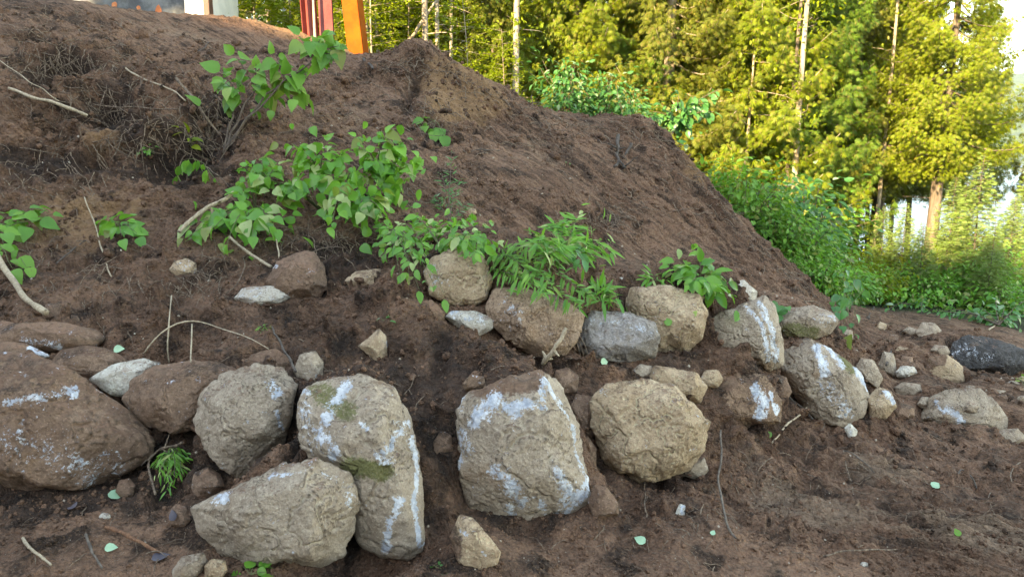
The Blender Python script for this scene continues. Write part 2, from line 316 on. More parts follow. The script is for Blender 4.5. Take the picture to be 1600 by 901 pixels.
# ------------------------------------------------------------------ boulder table
# (name, label, category, group, material, outline px, Y centre, depth factor, options)
G1 = 'boulders in the lower row of the rock wall'; G2 = 'boulders in the upper row of the rock wall'; G3 = 'stones lying in the soil beyond the wall'; G4 = 'small stones wedged in the rock wall'
ST = [
('boulder', 'huge smooth brown boulder cut off by the left edge of the photo', G1, 'rk_brown', [(-150,640),(-100,575),(-30,548),(60,553),(130,588),(200,640),(250,690),(238,715),(190,745),(130,772),(60,768),(-20,764),(-110,740)], 3.45, 0.75, dict(w=[([(10,628),(60,618),(115,612)],9,.75),([(20,700),(90,705),(140,740),(170,725)],30,.45)])),
('boulder', 'long flat brown slab lying above the huge brown boulder at the left', G2, 'rk_brown', [(-40,522),(20,505),(90,502),(150,514),(169,529),(150,545),(95,549),(40,552),(-40,545)], 4.0, 1.0, dict(w=[([(40,532),(90,538)],7,.6)])),
('boulder', 'low brown boulder between the flat slab and the pale wedge stone', G2, 'rk_brown', [(76,568),(95,546),(130,539),(165,543),(203,563),(198,588),(150,596),(100,588)], 3.85, 0.9, {}),
('stone', 'flat dark stone with a blue smear squeezed under the flat slab', G4, 'rk_brown', [(-30,545),(10,533),(40,536),(82,556),(60,562),(-20,560)], 3.85, 0.9, dict(w=[([(45,542),(78,556)],5,1.2)])),
('boulder', 'pale grey wedge shaped stone pointing left beside the dark rounded boulder', G2, 'rk_pale', [(137,592),(175,569),(225,559),(251,566),(246,582),(222,600),(200,622),(172,617)], 3.68, 0.8, {}),
('boulder', 'dark brown rounded boulder left of the tall grey egg shaped one', G1, 'rk_brown', [(191,625),(205,592),(240,570),(300,563),(345,566),(374,577),(368,605),(340,630),(320,668),(270,678),(215,662)], 3.55, 0.8, {}),
('boulder', 'grey egg shaped boulder narrowing to a point at its foot', G1, 'rk_grey', [(300,655),(312,615),(345,583),(400,566),(445,575),(466,603),(462,650),(446,692),(420,735),(396,757),(355,744),(318,705)], 3.3, 0.8, dict(w=[([(425,600),(432,618)],10,.8),([(432,640),(440,668)],5,.8)], z=1)),
('boulder', 'broad grey tan boulder resting on the ground at the bottom of the photo', G1, 'rk_grey', [(298,792),(345,768),(405,742),(440,722),(495,714),(548,738),(563,780),(552,830),(540,870),(500,890),(420,890),(350,872),(305,830)], 2.80, 0.7, dict(w=[([(340,782),(352,776)],9,1),([(420,745),(478,738)],5,.7),([(505,742),(545,755),(548,790)],6,.6)])),
('boulder', 'tall mossy boulder streaked with white between the broad grey one and bare soil', G1, 'rk_grey', [(464,630),(476,605),(520,588),(575,584),(618,605),(642,650),(655,710),(662,780),(664,860),(640,876),(600,872),(560,850),(540,800),(520,760),(480,720),(464,690)], 3.02, 0.8, dict(w=[([(545,600),(512,648),(505,680),(525,710)],11,1),([(475,620),(478,660),(500,700)],12,.7),([(563,660),(573,668)],6,1),([(632,662),(612,695),(590,712),(615,720)],9,.9),([(642,682),(653,730),(648,790),(658,850)],5,1.15),([(625,780),(608,815),(604,855)],9,1.1)], g=[([(500,612),(540,640)],26,.8),([(545,730),(600,735)],22,.9),([(560,620),(600,690)],30,.45)])),
('boulder', 'large flat faced boulder splashed with white paint like scrapes, soil heaped on top', G1, 'rk_grey', [(712,640),(730,612),(790,590),(850,574),(882,608),(905,665),(920,735),(923,785),(890,806),(835,818),(780,822),(735,795),(715,745)], 3.22, 0.65, dict(w=[([(740,660),(752,640),(775,625),(800,640)],14,1.05),([(790,630),(845,632),(850,590)],9,1),([(850,585),(885,640),(905,700),(918,760)],7,1.05),([(722,680),(730,700),(718,720)],12,.9),([(775,735),(800,765),(815,780)],13,1),([(800,790),(806,812)],8,1),([(870,730),(885,770),(880,800),(915,760)],12,.9),([(845,780),(850,805)],6,.9),([(720,620),(722,640)],5,1)], s=[([(760,600),(830,590)],22,.9)])),
('boulder', 'large tan knobbly boulder over the dark hollow in the wall middle', G1, 'rk_tan', [(920,625),(945,600),(1000,590),(1055,600),(1078,625),(1110,658),(1104,700),(1080,735),(1040,750),(1000,755),(960,748),(938,715),(924,670)], 3.66, 0.75, dict(g=[([(945,620),(990,610)],18,.35)], z=1)),
('boulder', 'pale knobbly rock behind the top of the large tan boulder', G4, 'rk_tan', [(1012,590),(1022,570),(1060,575),(1090,582),(1106,605),(1095,630),(1050,625)], 4.05, 0.8, {}),
('stone', 'small angular grey stone tucked under the right foot of the tan boulder', G4, 'rk_grey', [(1062,742),(1075,722),(1100,712),(1108,735),(1092,750)], 3.8, 0.9, {}),
('boulder', 'half buried boulder with a white scraped corner right of the tan boulder', G1, 'rk_soil', [(1095,625),(1110,595),(1150,573),(1195,585),(1222,625),(1220,660),(1180,668),(1150,674),(1108,652)], 4.35, 0.8, dict(w=[([(1182,605),(1195,632),(1186,650)],8,1.3),([(1205,615),(1215,645)],4,1.3)])),
('boulder', 'big pale slanting boulder with white and green streaks near the right end of the wall', G1, 'rk_grey', [(1213,575),(1225,545),(1262,527),(1300,545),(1345,580),(1362,620),(1352,652),(1315,668),(1275,655),(1240,620)], 4.95, 0.75, dict(w=[([(1278,542),(1290,585)],7,1.1),([(1292,540),(1315,570)],5,1.1),([(1338,575),(1355,605)],5,1.2),([(1290,600),(1320,640)],14,.6)], g=[([(1318,560),(1330,575)],12,1)])),
('stone', 'grey upright stone leaning on the right side of the slanting streaked boulder', G4, 'rk_grey', [(1335,575),(1345,558),(1365,562),(1380,590),(1372,608),(1350,600)], 5.15, 0.9, {}),
('stone', 'squat tan stone with one white stroke at the right foot of the wall', G4, 'rk_tan', [(1355,620),(1372,603),(1392,610),(1402,635),(1385,655),(1358,652)], 4.95, 0.9, dict(w=[([(1384,612),(1396,628)],4,1.2)])),
('stone', 'small brown block between the squat tan stone and the pale right hand boulder', G4, 'rk_brown', [(1393,640),(1405,628),(1428,635),(1430,650),(1410,657),(1395,652)], 5.05, 0.9, {}),
('boulder', 'tan oval boulder on the ground below the bare soil gully', G1, 'rk_tan', [(702,838),(718,802),(738,808),(765,838),(784,862),(776,884),(748,893),(715,880)], 2.74, 0.85, dict(w=[([(722,830),(728,836)],5,.9),([(755,862),(760,866)],4,.9)], s=[([(705,830),(712,870)],14,.8)])),
('stone', 'rounded brown stone at the right foot of the paint splashed boulder', G4, 'rk_brown', [(918,785),(928,757),(948,760),(966,785),(967,805),(945,812),(925,806)], 3.15, 0.9, {}),
('stone', 'round dark brown stone in the hollow under the grey egg shaped boulder', G4, 'rk_brown', [(297,760),(303,738),(325,728),(345,740),(352,762),(330,779),(305,777)], 3.22, 0.9, {}),
('stone', 'grey angular stone at the bottom edge left of the broad grey tan boulder', G4, 'rk_grey', [(268,890),(285,868),(318,862),(326,878),(308,905),(272,908)], 2.68, 0.9, {}),
('stone', 'small tan stone at the bottom edge touching the grey angular stone', G4, 'rk_tan', [(318,885),(330,872),(352,874),(356,892),(345,905),(320,903)], 2.66, 0.9, {}),
('stone', 'small round grey stone on the soil above the tall mossy boulder', G4, 'rk_grey', [(458,580),(468,553),(492,547),(506,565),(505,590),(488,607),(465,602)], 3.55, 0.9, {}),
('stone', 'brown stone peeping out behind the top of the grey egg shaped boulder', G4, 'rk_brown', [(372,572),(395,552),(430,543),(458,562),(458,598),(420,600)], 3.68, 0.8, {}),
('boulder', 'brown conical boulder beside the bluish white stone on the slope', G2, 'rk_brown', [(414,440),(432,408),(470,392),(494,393),(508,420),(514,450),(495,470),(450,468),(422,456)], 4.4, 0.85, dict(w=[([(428,418),(436,415)],4,.9)])),
('boulder', 'flat bluish white stone in the soil left of the brown conical boulder', G2, 'rk_pale', [(364,466),(380,449),(425,445),(455,464),(440,477),(385,481)], 4.35, 0.9, dict(w=[([(380,460),(440,462)],8,.5)])),
('boulder', 'low tan stone with mossy edge just left of the leafy twigs above the soil heap', G2, 'rk_tan', [(534,440),(555,424),(590,419),(622,430),(640,447),(600,455),(560,456)], 4.5, 0.9, dict(g=[([(600,432),(625,442)],9,.9)])),
('boulder', 'upright pale tan boulder in the upper row with a lichen patch on its left', G2, 'rk_tan', [(660,425),(672,402),(700,388),(732,384),(762,405),(771,440),(760,470),(740,484),(705,480),(672,462)], 4.18, 0.8, dict(w=[([(675,415),(690,450)],14,.45)], z=1)),
('boulder', 'big brown block with a pale root hanging down its right corner', G2, 'rk_bt', [(757,480),(772,447),(820,448),(870,462),(914,488),(908,522),(885,560),(865,577),(835,560),(790,530),(762,505)], 4.05, 0.75, dict(w=[([(785,478),(805,500)],18,.4)], z=1)),
('boulder', 'small white crusted stone under the upright pale tan boulder', G2, 'rk_pale', [(694,495),(705,485),(745,485),(772,498),(770,514),(748,526),(720,516)], 4.02, 0.9, dict(w=[([(710,490),(750,500)],10,.6)])),
('boulder', 'soil coated rounded rock left of the small white crusted stone', G2, 'rk_soil', [(626,490),(640,472),(675,468),(695,488),(695,508),(665,520),(635,514)], 4.0, 0.85, {}),
('stone', 'ochre tan chip of rock poking out of the soil gully', G4, 'rk_tan', [(558,540),(575,528),(592,512),(604,525),(606,560),(592,578),(582,560)], 3.74, 0.7, {}),
('boulder', 'long blue grey boulder with a smooth top edge in the upper row', G2, 'rk_blue', [(893,545),(905,510),(925,484),(985,487),(1022,502),(1033,525),(1024,560),(985,571),(930,562)], 4.22, 0.8, dict(w=[([(925,502),(975,505),(1022,520)],6,.5)])),
('boulder', 'large smooth tan block behind the blue grey boulder', G2, 'rk_tan', [(972,470),(985,449),(1045,445),(1095,460),(1108,490),(1098,530),(1075,554),(1030,560),(985,540)], 4.5, 0.8, {}),
('boulder', 'grey boulder veined with white lines beside the smooth tan block', G2, 'rk_grey', [(1104,515),(1118,490),(1160,475),(1195,460),(1212,478),(1224,530),(1225,572),(1200,582),(1160,565),(1112,540)], 4.7, 0.8, dict(w=[([(1165,480),(1190,510),(1205,560)],4,.95),([(1185,470),(1205,510),(1215,565)],5,1),([(1195,520),(1200,560)],6,.8)])),
('stone', 'pale stone half hidden by leaves behind the white veined boulder', G4, 'rk_pale', [(1128,470),(1138,443),(1162,437),(1184,455),(1182,472),(1150,480)], 5.3, 0.9, dict(w=[([(1155,462),(1165,466)],6,1)])),
('boulder', 'dark mossy overhanging boulder at the right end of the upper row', G2, 'rk_grey', [(1213,500),(1228,482),(1268,476),(1300,486),(1312,502),(1298,522),(1262,534),(1222,530)], 5.2, 0.9, dict(g=[([(1230,515),(1270,520)],16,.8)], w=[([(1280,498),(1302,500)],8,.6)])),
('stone', 'pale stone sticking out of the bare slope at the left', G4, 'rk_tan', [(263,422),(272,408),(292,403),(309,412),(305,432),(275,435)], 4.72, 0.8, dict(w=[([(285,415),(300,420)],9,.5)])),
('stone', 'small brown stone right behind the big brown block low in the middle', G4, 'rk_brown', [(862,598),(868,578),(888,573),(905,588),(902,612),(880,622)], 3.85, 0.9, {}),
('stone', 'rusty brown stone wedged between the paint splashed and the tan boulders', G4, 'rk_brown', [(888,640),(900,615),(925,618),(932,650),(928,685),(908,678)], 3.72, 0.8, {}),
('stone', 'narrow soil brown stone just under the rusty wedged one', G4, 'rk_soil', [(905,690),(918,680),(932,700),(932,745),(918,752),(908,730)], 3.6, 0.8, {}),
('stone', 'small tan stone above the half buried white scraped boulder', G4, 'rk_tan', [(1093,592),(1102,578),(1122,577),(1131,592),(1122,606),(1100,606)], 4.25, 0.9, {}),
('stone', 'brown stone at the foot of the leaning birch stick', G4, 'rk_brown', [(62,492),(72,475),(92,472),(103,484),(98,502),(66,503)], 4.25, 0.9, {}),
('stone', 'small half sunk brown stone right of the stick stone', G4, 'rk_brown', [(95,502),(105,491),(122,493),(127,506),(110,510)], 4.25, 0.9, {}),
('boulder', 'broad pale boulder with white blotches standing alone at the right', G3, 'rk_grey', [(1433,655),(1448,622),(1480,607),(1530,606),(1558,628),(1575,652),(1578,675),(1545,688),(1500,683),(1460,670)], 5.45, 0.8, dict(w=[([(1480,640),(1500,655)],8,1),([(1462,632),(1475,640)],5,.9)])),
('stone', 'low pale stone at the right foot of the broad pale boulder', G3, 'rk_grey', [(1548,690),(1560,672),(1590,668),(1606,685),(1598,698),(1565,700)], 5.2, 0.9, {}),
('boulder', 'black sooty boulder near the right edge under the cut branches', G3, 'rk_dark', [(1478,560),(1490,532),(1512,521),(1560,530),(1603,545),(1612,570),(1580,588),(1520,586),(1488,576)], 7.0, 0.8, dict(w=[([(1500,545),(1540,560)],14,.42)])),
('boulder', 'tan brown boulder in front of the black sooty one', G3, 'rk_tan', [(1443,580),(1452,560),(1480,552),(1504,572),(1508,598),(1480,606),(1450,598)], 6.4, 0.8, dict(s=[([(1450,570),(1470,565)],12,.6)])),
('stone', 'flat cream stone lying on the dark soil right of the wall end', G3, 'rk_pale', [(1398,582),(1408,571),(1428,572),(1436,583),(1420,592),(1402,590)], 6.1, 0.9, {}),
('stone', 'tan stone above the flat cream stone', G3, 'rk_tan', [(1396,550),(1405,540),(1420,543),(1418,556),(1402,560)], 6.7, 0.9, {}),
('stone', 'brown cube like stone between the cream and the tan stone', G3, 'rk_brown', [(1404,568),(1410,555),(1426,557),(1428,568),(1418,573)], 6.3, 0.9, {}),
('boulder', 'grey speckled rock at the left of the flat cream stone', G3, 'rk_grey', [(1372,570),(1380,548),(1396,552),(1402,575),(1398,592),(1380,585)], 6.2, 0.8, {}),
('boulder', 'light grey round rock on the dark heap uphill of the black boulder', G3, 'rk_grey', [(1430,520),(1440,503),(1460,504),(1472,516),(1468,530),(1440,532)], 7.9, 0.8, {}),
('stone', 'flat grey slab just left of the light grey round rock', G3, 'rk_grey', [(1408,518),(1418,510),(1436,514),(1440,524),(1420,526)], 8.0, 0.9, {}),
('stone', 'white flecked stone right of the light grey round rock', G3, 'rk_pale', [(1470,528),(1478,520),(1492,524),(1494,534),(1480,537)], 7.6, 0.9, {}),
('stone', 'small oval brown stone farthest up the dark heap', G3, 'rk_tan', [(1368,512),(1374,502),(1386,506),(1384,518),(1374,519)], 8.2, 0.9, {}),
('stone', 'reddish brown stone halfway up the dark heap', G3, 'rk_brown', [(1384,532),(1390,521),(1404,523),(1404,535),(1392,537)], 7.4, 0.9, {}),
('stone', 'grey brown stone left of the tan boulder by the black one', G3, 'rk_grey', [(1452,548),(1460,538),(1480,540),(1486,552),(1470,558)], 6.9, 0.9, {}),
('stone', 'small pale stone left of the broad pale boulder near its top', G3, 'rk_grey', [(1432,632),(1440,619),(1453,620),(1450,634),(1440,638)], 5.5, 0.9, {}),
('stone', 'pale brown pebble sticking from the far slope below the slanted crest', G3, 'rk_tan', [(724,330),(732,323),(743,326),(746,334),(738,339),(728,338)], 5.75, 0.9, {}),
('stone', 'small cream stone on the shelf left of the smooth tan block top', G4, 'rk_pale', [(962,440),(968,433),(980,434),(984,441),(974,446)], 5.0, 0.9, {}),
('stone', 'small brown stone on the shelf above the smooth tan block', G4, 'rk_tan', [(985,442),(992,432),(1006,433),(1008,442),(996,447)], 5.0, 0.9, {}),
('stone', 'white chip of stone at the tip of the long fallen soil lobe on the ground', G4, 'rk_pale', [(1052,806),(1062,786),(1073,790),(1070,806),(1060,815)], 3.25, 0.6, dict(w=[([(1066,790),(1068,800)],5,1)])),
('stone', 'white pebble on the ground in front of the huge brown boulder', G4, 'rk_pale', [(152,808),(160,800),(172,802),(174,811),(164,815)], 3.05, 0.9, {}),
('stone', 'round soil stained stone beside the cedar sprig under the huge boulder', G4, 'rk_brown', [(180,768),(186,750),(202,746),(212,758),(208,776),(190,779)], 3.3, 0.9, {}),
('stone', 'white lump of stone alone near the lower right ground', G3, 'rk_pale', [(1342,882),(1347,877),(1356,878),(1357,886),(1349,889)], 3.0, 0.9, {}),
('stone', 'pale slab standing in the soil under the slanting streaked boulder', G4, 'rk_pale', [(1318,668),(1328,660),(1340,672),(1338,688),(1326,684)], 4.6, 0.7, {}),
('stone', 'brown wedge stone in the gully between the mossy and the paint splashed boulders', G4, 'rk_brown', [(676,690),(690,672),(706,680),(708,705),(692,716),(678,708)], 3.28, 0.8, {}),
('stone', 'soil coated cobble above the white splash of the paint splashed boulder', G4, 'rk_soil', [(722,600),(735,584),(756,588),(760,604),(742,614),(726,610)], 3.4, 0.8, {}),
('stone', 'grey cobble between the blue grey boulder and the pale knobbly rock', G4, 'rk_grey', [(985,580),(1000,568),(1020,572),(1022,586),(1004,594),(988,591)], 4.1, 0.9, {}),
('boulder', 'grey brown rock filling the joint left of the slanting streaked boulder', G1, 'rk_brown', [(1190,600),(1205,582),(1228,588),(1238,612),(1226,632),(1202,630)], 4.7, 0.8, {}),
('stone', 'tan cobble under the white veined boulder', G4, 'rk_tan', [(1140,560),(1152,548),(1172,552),(1178,566),(1160,576),(1144,572)], 4.6, 0.9, {}),
('stone', 'brown cobble under the mossy overhanging boulder', G4, 'rk_brown', [(1236,538),(1250,528),(1268,532),(1270,546),(1250,552)], 5.05, 0.9, {}),
('stone', 'grey cobble right of the mossy overhanging boulder', G3, 'rk_grey', [(1306,522),(1316,512),(1332,516),(1334,530),(1318,536)], 5.7, 0.9, {}),
('stone', 'long grey slab low between the broad pale boulder and the tan one', G3, 'rk_grey', [(1395,606),(1410,596),(1438,600),(1446,612),(1425,620),(1402,617)], 5.7, 0.9, {}),
('stone', 'brown stone half hidden behind the top of the huge brown boulder', G4, 'rk_brown', [(-20,512),(4,500),(30,506),(34,520),(10,528),(-18,526)], 4.15, 0.9, {}),
('stone', 'pointed brown rock at the left foot of the broad grey tan boulder', G4, 'rk_brown', [(262,800),(275,786),(292,792),(298,812),(285,826),(266,820)], 2.95, 0.8, {}),
]
for _i in range(26):
    _rg = random.Random(900 + _i); _x = _rg.uniform(1335, 1600); _y = _rg.uniform(500, 600) if _x < 1480 else _rg.uniform(590, 640); _s = _rg.uniform(5, 12)
    _Y = 5.2 + (640 - _y) / 140 * 3.6
    ST.append(('stone', 'small half buried stone in the rubble beyond the wall end, one of many alike', 'small rubble stones beyond the wall end', _rg.choice(['rk_grey', 'rk_brown', 'rk_tan', 'rk_grey']), [(_x + _s * _rg.uniform(.8, 1.4) * math.cos(_a), _y - _s * _rg.uniform(.6, .9) * math.sin(_a)) for _a in [k_ * 2 * math.pi / 7 for k_ in range(7)]], _Y, 0.9, {}))

def outline_fn(poly):
    P_ = np.array(poly, float)
    x, y = P_[:, 0], P_[:, 1]; x2, y2 = np.roll(x, -1), np.roll(y, -1)
    cr = x * y2 - x2 * y; A = cr.sum() / 2
    c = np.array([((x + x2) * cr).sum() / (6 * A), ((y + y2) * cr).sum() / (6 * A)])
    th = np.linspace(-math.pi, math.pi, 181)[:-1]; rr = []
    for t in th:
        d = np.array([math.cos(t), -math.sin(t)]); best = 0
        for i in range(len(P_)):
            a = P_[i] - c; e = P_[(i + 1) % len(P_)] - P_[i]
            den = d[0] * (-e[1]) + e[0] * d[1]
            if abs(den) < 1e-9: continue
            s = (a[0] * (-e[1]) + e[0] * a[1]) / den; k = (d[0] * a[1] - d[1] * a[0]) / den
            if s > 0 and -1e-6 <= k <= 1 + 1e-6: best = max(best, s)
        rr.append(best if best > 0 else (rr[-1] if rr else 10))
    rr = np.array(rr); k = np.exp(-np.linspace(-2, 2, 5) ** 2); k /= k.sum()
    rr = np.convolve(np.concatenate([rr[-2:], rr, rr[:2]]), k, 'valid')
    return c, th, rr

# ------------------------------------------------------------------ terrain
CP_ = []   # control points world
def cpx(px, py, Y): v = P(px, py, Y); CP_.append((v.x, v.y, v.z))
for q in [(-200,901,2.65),(0,901,2.65),(200,901,2.66),(400,910,2.6),(600,901,2.66),(800,901,2.7),(1000,901,2.75),(1200,901,2.85),(1400,901,2.95),(1600,901,3.0),(1800,901,3.05),
    (-200,790,3.25),(0,785,3.25),(100,790,3.22),(250,800,3.15),(260,860,2.85),(640,890,2.78),(820,840,3.0),(980,800,3.28),(1000,860,2.95),(1200,740,3.95),(1200,820,3.42),(1100,780,3.5),
    (1400,800,3.7),(1600,800,3.72),(1800,800,3.75),(1400,720,4.5),(1600,720,4.55),(1300,690,4.6),(1500,700,4.85),(1440,660,5.35),(1620,650,5.7),(1800,650,5.8),(1400,600,6.1),(1620,600,6.9),(1420,560,6.9),
    (1340,520,7.7),(1350,500,8.6),(1450,512,8.8),(1550,520,8.7),(1620,545,8.4),(1800,560,8.5),(1400,478,10.8),(1500,490,10.8),(1620,505,10.8),
    # wall soil
    (-150,500,4.3),(100,470,4.35),(200,500,4.3),(250,545,4.0),(330,540,3.95),(380,520,4.0),(280,640,3.95),(270,720,3.62),(230,700,3.75),(480,520,3.98),(560,480,4.05),(520,560,3.72),(600,560,3.72),(640,540,3.72),
    (690,600,3.52),(680,660,3.42),(690,720,3.3),(680,800,3.1),(800,545,3.75),(740,530,3.85),(720,580,3.62),(850,588,3.85),(790,588,3.45),(880,600,3.85),(950,590,4.0),(960,575,4.1),
    (1000,752,3.75),(1060,760,3.62),(1140,700,4.05),(1160,560,4.5),(1200,620,4.5),(1230,680,4.45),(1150,740,3.9),(1260,650,4.9),(1240,600,5.0),(1100,570,4.35),(1320,540,6.1),(1380,620,5.4),(1370,530,7.0),
    # slope above
    (-250,440,4.6),(-250,300,5.4),(-200,150,6.4),(0,420,4.75),(100,400,4.95),(100,300,5.55),(100,200,6.15),(100,100,6.9),(0,20,7.9),(120,15,8.4),(230,30,9.1),(200,60,8.2),(330,50,9.3),(420,75,9.2),(300,400,4.85),(300,300,5.5),(300,200,6.1),(300,120,6.9),(400,430,4.7),
    (450,300,5.5),(450,200,6.4),(450,120,7.5),(560,400,4.8),(600,300,5.7),(600,200,6.7),(600,130,7.7),(500,80,9.0),(570,92,9.0),(620,85,8.5),(660,78,8.2),(690,95,8.15),(700,180,7.0),(740,120,8.2),(800,150,8.35),(860,180,8.5),(900,188,8.6),(960,185,8.8),(1010,192,9.0),
    (310,30,10.3),(350,27,10.3),(400,30,10.3),(450,44,10.2),(490,60,10.0),(-50,5,8.2),(1050,215,9.0),(1080,260,8.9),(1120,300,8.8),(1160,345,8.6),(1190,375,8.5),(1240,430,8.35),(1290,468,8.25),(750,390,5.0),(650,370,5.0),(750,300,6.0),(750,210,7.1),(850,420,5.0),(850,300,6.2),(850,220,7.5),(900,440,5.0),(1000,430,5.3),(1000,300,7.3),(1000,220,8.5),(950,380,5.9),
    (1080,380,6.9),(1100,440,5.8),(1150,420,6.7),(1200,445,6.9),(1200,480,5.9),(1260,470,7.0),(1300,500,6.9)]:
    cpx(*q)
for w in [(-9,1.5,0.2),(0,1.0,0),(4,1,-.2),(9,2,-.5),(0,-4,.2),(-6,-4,.3),(6,-4,-.3),(-9,4,1.2),(-9,7,2.9),(-9,11,3.6),(9,6,-1.0),(10,10,-1.3),(8,13,-1.2),
          (-3.0,11.6,2.95),(-6,12,3.3),(-4.6,11.4,3.2),(-2.0,12.6,2.6),(-4,13,3.0),(0,10.2,1.9),(0,12.5,0.9),(-.6,9.4,2.45),(1.2,10.6,1.1),(2.2,10.4,.7),(2.6,9.8,.6),(3.5,9.6,0.1),(4.5,10,-.3),(2.8,12.5,-.3),(5,13,-.7)]:
    CP_.append(w)
OUT = []
for s in ST:
    c, th, rr = outline_fn(s[4]); OUT.append((c, th, rr))
    Yc = s[5]; rad = rr.mean() / FPX * Yc; D = rad * s[6]
    ys = np.array([p[1] for p in s[4]]); xs = np.array([p[0] for p in s[4]])
    cpx(c[0], ys.min() + 2, Yc + 0.45 * D)
    if rad > 0.12: cpx(c[0], ys.max() - 1, Yc + 0.08 * D)
    elif s[3] != 'rk_soil': cpx(c[0], ys.max() - 3, Yc + 0.1 * D)
CT = np.array(CP_)
def _tps_k(a, b):
    d2 = ((a[:, None, :] - b[None]) ** 2).sum(-1) + 1e-6
    return 0.5 * d2 * np.log(d2)
_n = len(CT); _K = _tps_k(CT[:, :2], CT[:, :2]) + np.eye(_n) * 0.012
_Pm = np.c_[np.ones(_n), CT[:, :2]]
_A = np.block([[_K, _Pm], [_Pm.T, np.zeros((3, 3))]])
_W = np.linalg.solve(_A, np.r_[CT[:, 2], np.zeros(3)])
def tps(x, y):
    xy = np.c_[x, y]; r = np.empty(len(xy))
    for s in range(0, len(xy), 60000):
        q = xy[s:s + 60000]; r[s:s + 60000] = _tps_k(q, CT[:, :2]) @ _W[:_n] + _W[_n] + q @ _W[_n + 1:]
    return r
WATER = -3.2
def far_z(x, y):
    d = x * 0.8 + y * 0.6
    z = 3.3 * sstep(-2, 4, y) * (1 - sstep(2, 11, d)) - 0.6 * sstep(6, 12, d) - 0.11 * np.clip(y - 13, 0, 40) * sstep(3, 12, d)
    z = z - 0.06 * np.clip(y - 13, 0, 60)
    s = 0.62 * x + 0.785 * y
    z = z + 20.6 * sstep(-12, -38, s)  # unseen hill added behind the camera to shade the bank
    return np.maximum(z, -7)
def base_z(x, y):
    x = np.asarray(x, float); y = np.asarray(y, float); r = np.hypot(x, y)
    t = sstep(10.5, 14.5, r); z = far_z(x, y); m = t < 1
    if m.any():
        zz = np.clip(tps(x[m], y[m]), -2.5, 5); z[m] = zz * (1 - t[m]) + z[m] * t[m]
    return z
def gauss_px(V, px, py, rx, ry, Y=None):
    """soft blob in world space around the spot seen at px,py (ellipsoid about its place on the bank)"""
    c = GH(px, py)
    sx = rx / FPX * c[1]; sz = ry / FPX * c[1] * 1.5
    d = ((V[:, 0] - c[0]) / sx) ** 2 + ((V[:, 1] - c[1]) / (sz * 1.6)) ** 2 + ((V[:, 2] - c[2]) / (sz * 1.2)) ** 2
    return np.exp(-d)
# coarse surface for ray hits on the smooth terrain
def GH(px, py):
    d = ray(px, py); ts = np.linspace(2.2, 14, 400) / d.y
    X = d.x * ts; Y = d.y * ts; Z = CAM.z + d.z * ts
    g = base_z(X, Y); i = np.argmax(Z < g)
    if not (Z < g).any(): i = 399
    return np.array([X[i], Y[i], g[i]])

az = np.radians(np.r_[np.linspace(-180, -46, 50)[:-1], np.linspace(-46, -39, 40)[:-1], np.linspace(-39, 39, 1050)[:-1], np.linspace(39, 46, 40)[:-1], np.linspace(46, 180, 50)])
rr_ = np.r_[np.linspace(0.05, 2.1, 30)[:-1], np.geomspace(2.1, 10.5, 950)[:-1], np.geomspace(10.5, 60, 160)[:-1], np.geomspace(60, 4000, 30)]
AZ, RR = np.meshgrid(az, rr_, indexing='ij')
X = (RR * np.sin(AZ)).ravel(); Y = (RR * np.cos(AZ)).ravel()
Z = base_z(X, Y)
V = np.c_[X, Y, Z]
na, nr = AZ.shape
def grid_normals(V):
    G = V.reshape(na, nr, 3); a = np.gradient(G, axis=0); b = np.gradient(G, axis=1)
    n = norm(np.cross(b, a)); n[n[..., 2] < 0] *= -1
    return n.reshape(-1, 3)
NB = grid_normals(V)
near = (1 - sstep(10, 16, np.hypot(X, Y))) * 0.999 + 0.001
ppx, ppy = proj(V)
# rough, root bound turf zone at upper left of the bank
rough = np.clip(gauss_px(V, 90, 110, 130, 90) + gauss_px(V, 250, 190, 110, 80) + gauss_px(V, 330, 210, 60, 70) + gauss_px(V, 60, 270, 80, 45) * .8 + gauss_px(V, 520, 150, 60, 45) * .5 + gauss_px(V, 670, 190, 45, 50) * .5 + gauss_px(V, 520, 290, 120, 60) * .4, 0, 1)
wall = np.clip(sstep(2.9, 3.2, Y) * (1 - sstep(4.6, 5.4, Y)), 0, 1)
flat = NB[:, 2]
slope = 1 - sstep(0.75, 0.95, flat)
# downslope striation coordinates
q = V.copy()
ax = (X * 0.86 - Y * 0.5); ay = (X * 0.5 + Y * 0.86)
stri = fbm(np.c_[ax * 1.5, ay * 1.5, Z * 0.5] * np.array([1, 7.0, 1]), 4, 0.6)
big = fbm(V * 1.3, 3); med = fbm(V * np.array([5, 5, 6.]), 4, 0.55); fin = fbm(V * 22, 4, 0.62)
rid = 1 - np.abs(fbm(V * np.array([2.6, 2.6, 4.5]) + 9, 4, 0.55)) * 2
clod = np.clip(fbm(V * 9 + 4, 3, 0.6), 0, 1) ** 1.5
patch = 0.35 + 1.3 * sstep(-.25, .35, fbm(V * 1.9 + 31, 3))
h = near * (0.035 * big + 0.034 * med * (0.6 + wall * .8) + 0.006 * fin * patch + 0.05 * clod * (0.3 + wall) * patch + slope * 0.075 * stri * (1 - rough) * sstep(4.8, 6, Y))
h += near * rough * (0.10 * (rid - 0.3) + 0.05 * med)
